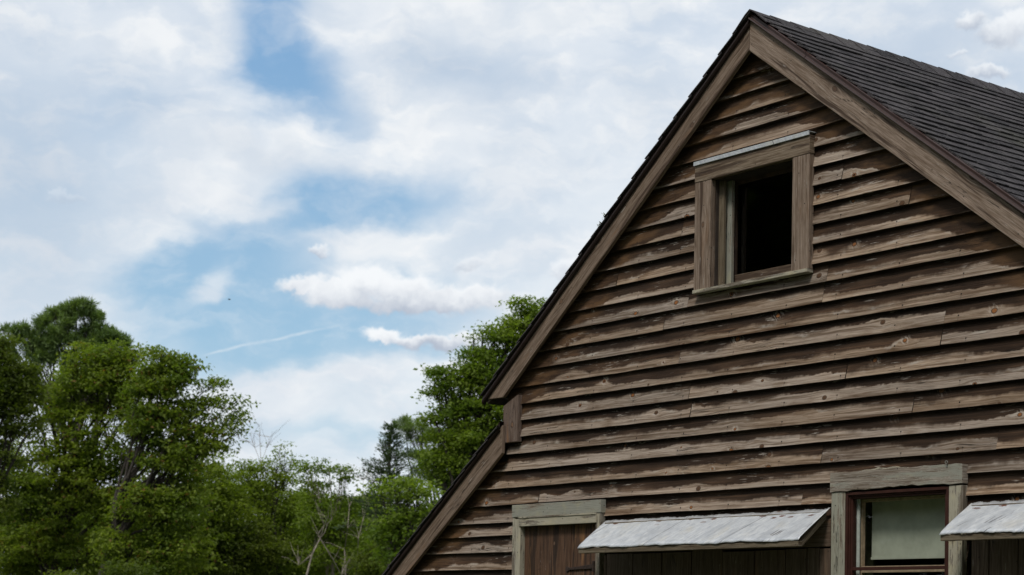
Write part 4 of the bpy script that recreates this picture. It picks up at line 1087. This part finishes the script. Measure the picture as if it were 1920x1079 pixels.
def broadleaf(name, label, cat, base_px, dist, clumps, mat, group=None, leaf=0.088, per_area=.24, ntw=20, spread=.16, seed=1, trunk_r=.13, fork=.35, stems=1, bark=None, droop=.35, twigs=True, needle=False, lean=0.0, aspect=.55):
    rs = np.random.default_rng(seed)
    b0 = AT(base_px, 1000, dist); b0 = np.array([b0[0], b0[1], 0.0])
    root = empty(name, tuple(b0), label, cat, group)
    tw = crown_points(clumps, dist, rs, per_area, ntw, spread)
    allc = np.array([t[0] for t in tw]); top = allc[:, 2].max(); cm = allc.mean(axis=0)
    wood = ([], [])
    bases = []
    for s_ in range(stems):
        bb = b0+np.array([rs.normal(0, .18*(stems > 1)), rs.normal(0, .18*(stems > 1)), 0])
        tip = np.array([cm[0]*.7+b0[0]*.3+rs.normal(0, .3*(stems > 1)), cm[1]*.7+b0[1]*.3, top*.9])
        tr_ = wiggle(bb, tip, 12, .012, rs)
        tube(wood, tr_, trunk_r, trunk_r*.12, 8); bases.append(tr_)
    for (cen, q, den) in tw:
        tr_ = bases[rs.integers(len(bases))]
        h = min(max(cen[2]*rs.uniform(.45, .75), tr_[0][2]+.4), tr_[-1][2])
        k = int(np.argmin([abs(p[2]-h) for p in tr_])); a = tr_[k]
        r = trunk_r*(1-.8*k/len(tr_))*.5
        br = wiggle(a, cen, 6, .03, rs, sag=.04); tube(wood, br, r, max(.008, r*.35), 5)
        if twigs:
            nb = min(len(q), 14)
            for j in rs.choice(len(q), nb, replace=False):
                st = br[rs.integers(3, 7)]
                t_ = wiggle(st, q[j], 4, .05, rs, sag=.04); tube(wood, t_, max(.006, r*.20), .003, 3)
    me = bpy.data.meshes.new('trunk'); me.from_pydata([tuple(v) for v in wood[0]], [], wood[1]); me.materials.append(bark or M_BARK)
    me.polygons.foreach_set('use_smooth', [True]*len(me.polygons))
    link('trunk', me, root)
    Q = np.concatenate([q for (_, q, _) in tw])
    cens = np.concatenate([np.repeat(c[None], len(q), 0) for (c, q, _) in tw])
    if needle:
        rep = np.repeat(Q, ntw, 0); out = rep-np.repeat(cens, ntw, 0); out /= np.linalg.norm(out, axis=1, keepdims=True)+1e-6
        out = out*.55+np.array([0, 0, .55]); base = rep+rs.normal(0, spread, rep.shape)*.7
        dd = out+rs.normal(0, .75, rep.shape)
        V = leaves(base, leaf, rs, dirs=dd, aspect=aspect, fold=.02)
    else:
        rep = np.repeat(Q, ntw, 0)
        # leaves hang along short sprays
        sp = np.repeat(rs.normal(0, 1, (len(Q), 3))*np.array([1, 1, .4]), ntw, 0)
        t = rs.uniform(-1, 1, (len(rep), 1))
        base = rep+sp*t*spread*1.15+rs.normal(0, spread*.75, rep.shape)*np.array([1, 1, .30])
        V = leaves(base, leaf, rs, droop=droop, aspect=aspect)
    quads('crown', V, mat, root)
    return root

# leftmost dark tree leaning in from the side
G1 = 'trees behind the house'
broadleaf('oak_tree', 'dark dense tree cut by the left edge', 'tree', -60, 40,
          [(5, 655, 34, 28), (30, 700, 48, 36), (-30, 720, 60, 60), (40, 742, 36, 36), (-10, 760, 45, 40), (52, 770, 22, 30, 0, .8), (10, 800, 40, 18, 0, .7), (-30, 840, 40, 30), (5, 858, 30, 16, 0, .5), (-40, 930, 70, 70), (66, 800, 10, 16, 0, .5)],
          L_DARK, G1, leaf=.085, per_area=.60, seed=2, trunk_r=.16)
# tall white pine
broadleaf('pine_tree', 'tall pine with a tufted rounded top, highest tree at the left', 'tree', 165, 50,
          [(143, 578, 24, 17), (160, 575, 14, 12), (130, 598, 26, 22), (172, 600, 26, 20), (103, 588, 12, 17), (95, 608, 20, 22), (83, 598, 8, 9, 0, .7), (150, 628, 42, 30), (200, 612, 14, 14, 0, .9), (190, 640, 30, 26), (110, 640, 34, 28),
           (212, 634, 18, 18), (226, 652, 14, 14, 0, .8), (240, 650, 10, 12, 0, .7), (75, 630, 16, 20), (38, 622, 20, 14), (48, 645, 28, 24), (14, 622, 10, 10, 0, .7), (70, 668, 34, 20), (30, 660, 22, 22), (60, 690, 16, 12, 0, .6), (160, 680, 60, 36), (215, 685, 30, 30), (130, 740, 50, 40, 1), (190, 740, 60, 45, 1)],
          L_PINE, G1, leaf=.17, per_area=1.0, ntw=30, spread=.06, seed=3, trunk_r=.17, needle=True, aspect=.15)
# broad maple filling the left
broadleaf('maple_tree', 'broad green maple standing in front of the tall pine', 'tree', 85, 43,
          [(145, 672, 26, 28), (190, 672, 36, 30), (235, 690, 32, 40), (262, 668, 20, 22, 0, .7), (130, 720, 44, 40), (190, 730, 60, 45), (250, 740, 40, 42), (100, 770, 34, 34, 0, .8), (160, 790, 60, 44), (225, 800, 55, 45, 0, .9),
           (130, 850, 66, 44), (215, 862, 70, 40), (50, 850, 48, 34, 0, .8), (20, 890, 40, 34), (90, 900, 70, 50), (180, 915, 80, 50), (280, 905, 55, 45), (75, 800, 18, 20, 0, .5), (40, 930, 60, 50), (120, 960, 80, 50), (85, 740, 20, 22, 0, .55), (225, 660, 22, 18, 0, .8), (205, 700, 40, 34), (270, 700, 26, 26, 0, .6), (60, 1010, 80, 50), (150, 1040, 80, 50), (230, 960, 60, 50)],
          L_MAPLE, G1, leaf=0.092, per_area=.32, seed=4, trunk_r=.15)
# second maple with two loose side leaders
broadleaf('maple_tree', 'airy maple with loose sprays reaching right over the sky', 'tree', 150, 41,
          [(305, 668, 20, 24, 0, .9), (325, 690, 34, 28), (345, 690, 22, 22, 0, .8), (295, 705, 30, 34), (330, 725, 46, 36), (285, 750, 34, 38, 0, .9), (345, 765, 38, 30, 0, .7), (310, 795, 46, 36, 0, .75), (275, 800, 30, 30, 0, .7),
           (400, 722, 14, 22, 0, .55), (410, 748, 26, 20, 0, .42), (446, 752, 15, 16, 0, .36), (385, 760, 20, 22, 0, .4), (430, 785, 26, 26, 0, .34), (395, 800, 34, 26, 0, .42), (440, 815, 16, 16, 0, .3), (360, 810, 34, 30, 0, .75), (395, 835, 40, 22, 0, .75),
           (340, 850, 55, 34), (290, 850, 46, 36), (330, 900, 60, 40), (260, 940, 60, 46), (350, 950, 66, 46), (250, 1030, 80, 56), (330, 1030, 70, 56), (265, 730, 22, 26, 0, .7), (262, 790, 30, 30, 0, .6)],
          L_MAPLE, G1, leaf=0.097, per_area=.32, seed=5, trunk_r=.13, droop=.6)
broadleaf('maple_tree', 'low bright green tree under the loose maple sprays', 'tree', 395, 45,
          [(400, 868, 36, 26), (420, 900, 40, 34), (372, 890, 36, 30), (440, 950, 46, 46), (390, 945, 46, 36), (415, 1000, 60, 46), (350, 1010, 60, 40)],
          L_MAPLE2, G1, leaf=0.088, per_area=0.28, seed=6)
# middle distance
broadleaf('young_tree', 'slender tree with one leafy tip standing up left of the gap', 'tree', 505, 46,
          [(529, 832, 7, 12, 0, .8), (534, 850, 9, 9, 0, .7), (548, 862, 15, 9, 0, .6), (520, 870, 12, 12, 0, .7), (498, 880, 26, 20), (458, 872, 24, 16, 0, .9), (470, 900, 40, 26), (530, 900, 26, 28), (505, 930, 46, 34), (450, 940, 36, 30), (545, 950, 34, 34), (500, 985, 60, 40), (470, 1040, 70, 46), (550, 1040, 50, 50)],
          L_MAPLE2, G1, leaf=0.084, per_area=.34, seed=7, trunk_r=.07, stems=2)
broadleaf('young_tree', 'open young tree with bare pale stems among its leaves', 'tree', 625, 44,
          [(572, 874, 12, 9, 0, .8), (590, 884, 24, 14, 0, .8), (618, 876, 18, 13, 0, .7), (640, 884, 22, 12, 0, .7), (600, 905, 26, 18, 0, .75), (648, 900, 14, 22, 0, .7), (630, 930, 18, 16, 0, .45), (585, 935, 24, 22, 0, .8), (660, 938, 18, 14, 0, .8), (685, 932, 9, 14, 0, .7), (668, 952, 20, 14, 0, .8), (600, 960, 40, 30), (650, 970, 46, 28, 0, .8), (600, 985, 40, 26), (645, 1000, 46, 26), (610, 1030, 50, 40, 0, .8), (665, 1035, 40, 40, 0, .8)],
          L_SHRUB, G1, leaf=0.084, per_area=.34, seed=8, trunk_r=.035, stems=3, bark=M_DEAD)
# bare saplings
def bare(label, pts_list, dist, seed, r=.022, mat=None):
    rs = np.random.default_rng(seed); wood = ([], [])
    b = AT(pts_list[0][0][0], 1000, dist); root = empty('bare_sapling', (b[0], b[1], 0), label, 'sapling', 'bare saplings')
    for k, line in enumerate(pts_list):
        P = [AT(x, y, dist+rs.normal(0, .15)) for (x, y) in line]
        if k == 0: P = [np.array([P[0][0], P[0][1], 0.0])] + P
        for i in range(len(P)-1): pass
        rr_ = r*(1 if k == 0 else .45)
        tube(wood, P, rr_, .004, 5)
        for j in range(8):
            i = rs.integers(max(1, len(P)//2), len(P)); s_ = P[i]
            e = s_+np.array([rs.normal(0, .22), rs.normal(0, .22), rs.uniform(.1, .5)]); tube(wood, wiggle(s_, e, 3, .05, rs), .0055, .0025, 3)
    me = bpy.data.meshes.new('stem'); me.from_pydata([tuple(v) for v in wood[0]], [], wood[1]); me.materials.append(mat or M_DEAD)
    link('stem', me, root)
bare('leafless pale sapling right of the open young tree', [[(668, 1079), (672, 1010), (684, 960), (694, 890)], [(676, 990), (690, 950), (700, 905)], [(672, 1005), (700, 985), (705, 975)], [(680, 965), (681, 900)]], 43, 3, .015)
bare('forked dead trunk leaning left of the open young tree', [[(575, 1079), (585, 1040), (600, 1010), (612, 975)], [(600, 1010), (625, 1050), (640, 1079)], [(598, 1000), (608, 985), (622, 975)], [(585, 1040), (560, 1060)]], 39, 4, .028)
bare('upright pale stem between the young tree and the cedar', [[(648, 1079), (646, 1030), (652, 990), (655, 950)], [(648, 1040), (662, 1062), (668, 1066)]], 40, 6, .020)
bare('thin grey twigs fanned above the middle trees', [[(487, 1000), (490, 880), (487, 820), (486, 800)], [(490, 870), (478, 840), (473, 830)], [(490, 868), (500, 840), (505, 820)]], 47, 5, .012)
# slim cedar
def cedar(label, base_px, top, bottom, dist, width, seed):
    rs = np.random.default_rng(seed)
    b = AT(base_px, 1000, dist); root = empty('cedar_tree', (b[0], b[1], 0), label, 'tree', G1)
    T = AT(base_px-2, top, dist); B = np.array([b[0], b[1], 0.0]); wood = ([], []); tr_ = wiggle(B, T, 14, .004, rs); tube(wood, tr_, .09, .006, 6)
    zb = AT(base_px, bottom, dist)[2]; C_ = []; D_ = []
    nB = 125
    for i in range(nB):
        f = (i+rs.uniform(0, 1))/nB; z = T[2]-(T[2]-zb)*f; k = (z-B[2])/(T[2]-B[2]); p = B+(T-B)*k
        L = width*(.12+.88*f)*rs.uniform(.5, 1.25)*dist/F_PX; a = rs.uniform(0, 6.28); up = rs.uniform(-.15, .45)
        e = p+np.array([math.cos(a)*L, math.sin(a)*L, up*L]); br = wiggle(p, e, 4, .04, rs, sag=-.05); tube(wood, br, .012, .003, 3)
        nn = int(20+110*L)
        t = rs.uniform(.15, 1, nn); seg = np.array([br[min(3, int(q*4))]+(br[min(4, int(q*4)+1)]-br[min(3, int(q*4))])*(q*4 % 1) for q in t])
        seg += rs.normal(0, .035, seg.shape); C_.append(seg); D_.append(np.repeat(((e-p)/L+np.array([0, 0, .2]))[None], nn, 0))
    me = bpy.data.meshes.new('trunk'); me.from_pydata([tuple(v) for v in wood[0]], [], wood[1]); me.materials.append(M_BARK); link('trunk', me, root)
    C_ = np.concatenate(C_); D_ = np.concatenate(D_)
    V = leaves(C_, .085, rs, dirs=D_*1.2, aspect=.26, fold=.03); quads('crown', V, L_CEDAR, root)
cedar('slim dark cedar spire left of the house', 735, 798, 985, 38, 88, 5)
# big tree behind the left roof edge
broadleaf('maple_tree', 'tall leafy tree rising behind the left roof edge', 'tree', 905, 42,
          [(985, 578, 26, 20), (1005, 590, 30, 30), (968, 600, 18, 20, 0, .9), (985, 630, 40, 34), (955, 640, 30, 24), (938, 612, 12, 10, 0, .0001), (905, 622, 17, 12, 0, .55), (925, 640, 18, 12, 0, .6), (888, 635, 9, 12, 0, .6), (932, 665, 34, 22), (890, 672, 30, 22, 0, .8), (905, 655, 14, 12, 0, .6), (1000, 680, 60, 50),
           (900, 700, 40, 30), (950, 710, 56, 44), (870, 705, 24, 24, 0, .8), (832, 690, 22, 14, 0, .7), (815, 700, 14, 18, 0, .6), (850, 728, 32, 30, 0, .8), (815, 735, 14, 24, 0, .5), (900, 750, 50, 44), (950, 780, 60, 50), (860, 770, 36, 34), (808, 775, 18, 18, 0, .5), (840, 800, 40, 28), (900, 820, 60, 44), (860, 850, 50, 36), (925, 860, 50, 36), (880, 890, 40, 24), (835, 840, 40, 34), (810, 866, 30, 22, 0, .7), (850, 905, 40, 26, 0, .7)],
          L_SHRUB, G1, leaf=0.092, per_area=.42, seed=9, trunk_r=.16)
# pine boughs reaching left in front of it
broadleaf('pine_tree', 'pine with long level boughs between the cedar and the roof', 'tree', 880, 46,
          [(754, 794, 14, 9), (775, 803, 22, 10), (795, 812, 24, 9), (825, 818, 30, 12), (762, 820, 16, 4, 0, .7), (785, 828, 16, 5, 0, .8), (772, 853, 16, 5, 0, .9), (795, 860, 24, 8), (825, 866, 34, 10), (860, 850, 36, 20), (785, 884, 16, 5, 0, .8), (810, 888, 26, 8), (845, 896, 30, 10), (880, 880, 30, 20), (830, 912, 20, 6, 0, .7)],
          L_PINE, G1, leaf=.13, per_area=1.9, ntw=26, spread=.06, seed=10, trunk_r=.12, needle=True, aspect=.11)
broadleaf('young_tree', 'leafy small tree in front of the cedar beside the roof', 'tree', 770, 36,
          [(740, 905, 24, 12, 0, .8), (762, 915, 30, 18, 0, .8), (715, 918, 12, 10, 0, .6), (790, 918, 22, 20, 0, .7), (745, 935, 30, 16, 0, .7), (715, 932, 14, 8, 0, .5), (778, 948, 26, 22, 0, .65), (805, 950, 20, 24, 0, .6), (740, 970, 36, 26), (800, 985, 26, 26, 0, .6), (765, 995, 40, 26, 0, .7), (725, 1000, 34, 30), (760, 1040, 50, 36)],
          L_SHRUB, G1, leaf=0.095, per_area=0.22, seed=12, trunk_r=.07)
broadleaf('evergreen_bush', 'dark evergreen bush at the foot of the cedar', 'bush', 720, 40,
          [(710, 1010, 28, 30), (700, 1050, 40, 34), (750, 1065, 50, 34), (735, 990, 26, 24)], L_DARK, G1, leaf=.08, per_area=0.40, seed=13, trunk_r=.08)
# thicket filling the ground between the trunks
TH = [(120, 1130, 37, 11), (290, 1140, 37, 12), (60, 1010, 44, 7), (170, 1030, 47, 2), (300, 1010, 46, 5), (410, 1030, 45, 1), (520, 1040, 48, 4), (640, 1050, 47, 8), (-60, 1000, 44, 3)]
TL = ['thicket low in front of the two maple trunks', 'thicket low in front of the forked trunk', 'thicket under the leftmost tree', 'thicket at the foot of the broad maple', 'thicket below the airy maple', 'thicket under the low bright tree', 'thicket below the slender leafy tip', 'thicket behind the bare pale stems', 'thicket just outside the left edge']
for i, (px, py, ds, sd_) in enumerate(TH):
    rs = np.random.default_rng(100+i)
    cl = [(px+rs.normal(0, 40), py+rs.uniform(-50, 110), rs.uniform(40, 62), rs.uniform(34, 50)) for _ in range(12)]
    broadleaf('shrub', 'tangled green '+TL[i], 'shrub', px, ds, cl, [L_DARK, L_DARK, L_MAPLE, L_SHRUB, L_MAPLE2][i % 5], 'shrubs in the thicket', leaf=0.079, per_area=0.24, seed=20+i, trunk_r=.05, stems=3)
# far trees closing the gaps low down
for i, (px, py, ry) in enumerate([(40, 960, 60), (160, 950, 70), (280, 955, 60), (400, 950, 60), (520, 985, 50), (620, 975, 50), (700, 965, 50), (800, 1000, 50)]):
    rs = np.random.default_rng(200+i)
    cl = [(px+rs.normal(0, 34), py+rs.uniform(-20, 150), rs.uniform(45, 65), rs.uniform(34, 50)) for _ in range(17)]
    broadleaf('distant_tree', ['far tree glimpsed low behind the leftmost tree', 'far tree glimpsed behind the broad maple trunk', 'far tree glimpsed below the airy maple', 'far tree glimpsed behind the low bright tree', 'far tree glimpsed behind the slender leafy tip', 'far tree glimpsed behind the open young tree', 'far tree glimpsed behind the bare saplings', 'far tree glimpsed behind the small tree by the roof'][i], 'tree', px, 66, cl,
              [L_MAPLE, L_SHRUB][i % 2], 'far trees closing the gaps', leaf=.17, per_area=0.15, seed=40+i, trunk_r=.12, twigs=False)

# bird: a small soaring body with two swept wings
bp = AT(430, 562, 70)
bird_V = []
rs = np.random.default_rng(5)
bw = ([], [])
tube(bw, [bp+AR*x for x in (-.06, -.04, 0, .04, .06)], .004, .004, 8)
V_ = np.array(bw[0]); cen = np.repeat(np.array([bp+AR*x for x in (-.06, -.04, 0, .04, .06)]), 8, 0)
rad = np.repeat([.25, 3, 4.5, 4, .6], 8)[:, None]; V_ = cen+(V_-cen)*rad
vv = [tuple(p) for p in V_]; ff = list(bw[1])
for sgn in (1, -1):
    i0 = len(vv)
    wing = [(.07, .0, .0), (.05, .16, .05), (-.03, .36, .02), (-.08, .34, .02), (-.05, .15, .045), (-.06, .0, 0.0)]
    for h in (.006, -.006):
        for (fx_, sx_, hz_) in wing: vv.append(tuple(bp+AR*fx_*.4+AF*sx_*.4*sgn+np.array([0, 0, hz_*.4+h*.4])))
    ff.append(tuple(range(i0, i0+6))); ff.append(tuple(range(i0+11, i0+5, -1)))
    for k in range(6): ff.append((i0+k, i0+(k+1) % 6, i0+6+(k+1) % 6, i0+6+k))
me = bpy.data.meshes.new('bird'); me.from_pydata(vv, [], ff); me.materials.append(M_DARKW)
bo = bpy.data.objects.new('bird', me); COL.objects.link(bo); tag(bo, 'tiny dark bird gliding in the open sky', 'bird')

# weeds rooted in the shingles of the left roof edge
for (px, py, s_, lab) in ((1135, 395, .05, 'upper of two small dry weeds on the left roof edge'), (1124, 408, .06, 'lower of two small dry weeds on the left roof edge')):
    x, z = W(px+4, py+8, -.05); rs = np.random.default_rng(int(px))
    z = TL0[1]+SL*x+.008
    root = np.array([x, -.05, z]); c = np.repeat(root[None], 46, 0)+rs.normal(0, .010, (46, 3))+np.array([0, 0, .008])
    dd = rs.normal(0, 1, (46, 3)); dd[:, 2] = abs(dd[:, 2])+.6; dd[:, 0] -= .5
    o = quads('weed', leaves(c, s_*.45, rs, dirs=dd, aspect=.22), leaf_mat('dry_weed_leaf', (.09, .10, .06), (.16, .16, .10)))
    tag(o, lab, 'weed', 'weeds on the roof edge')

# the wood on the far side of the yard, mirrored darkly in the glass
rs = np.random.default_rng(77)
k = 44000; ang = rs.uniform(-2.75, -.35, k); hh = rs.uniform(0, 1, k)**.8*(15+2*np.sin(ang*9)+2*np.sin(ang*23))
R_ = 27+rs.normal(0, 1.6, k)
c = np.stack([4+np.cos(ang)*R_, -2+np.sin(ang)*R_, hh], axis=1)
tag(quads('woodland', leaves(c, .75, rs, aspect=.8), L_DARK), 'dark wood across the yard behind the viewer', kind='stuff')
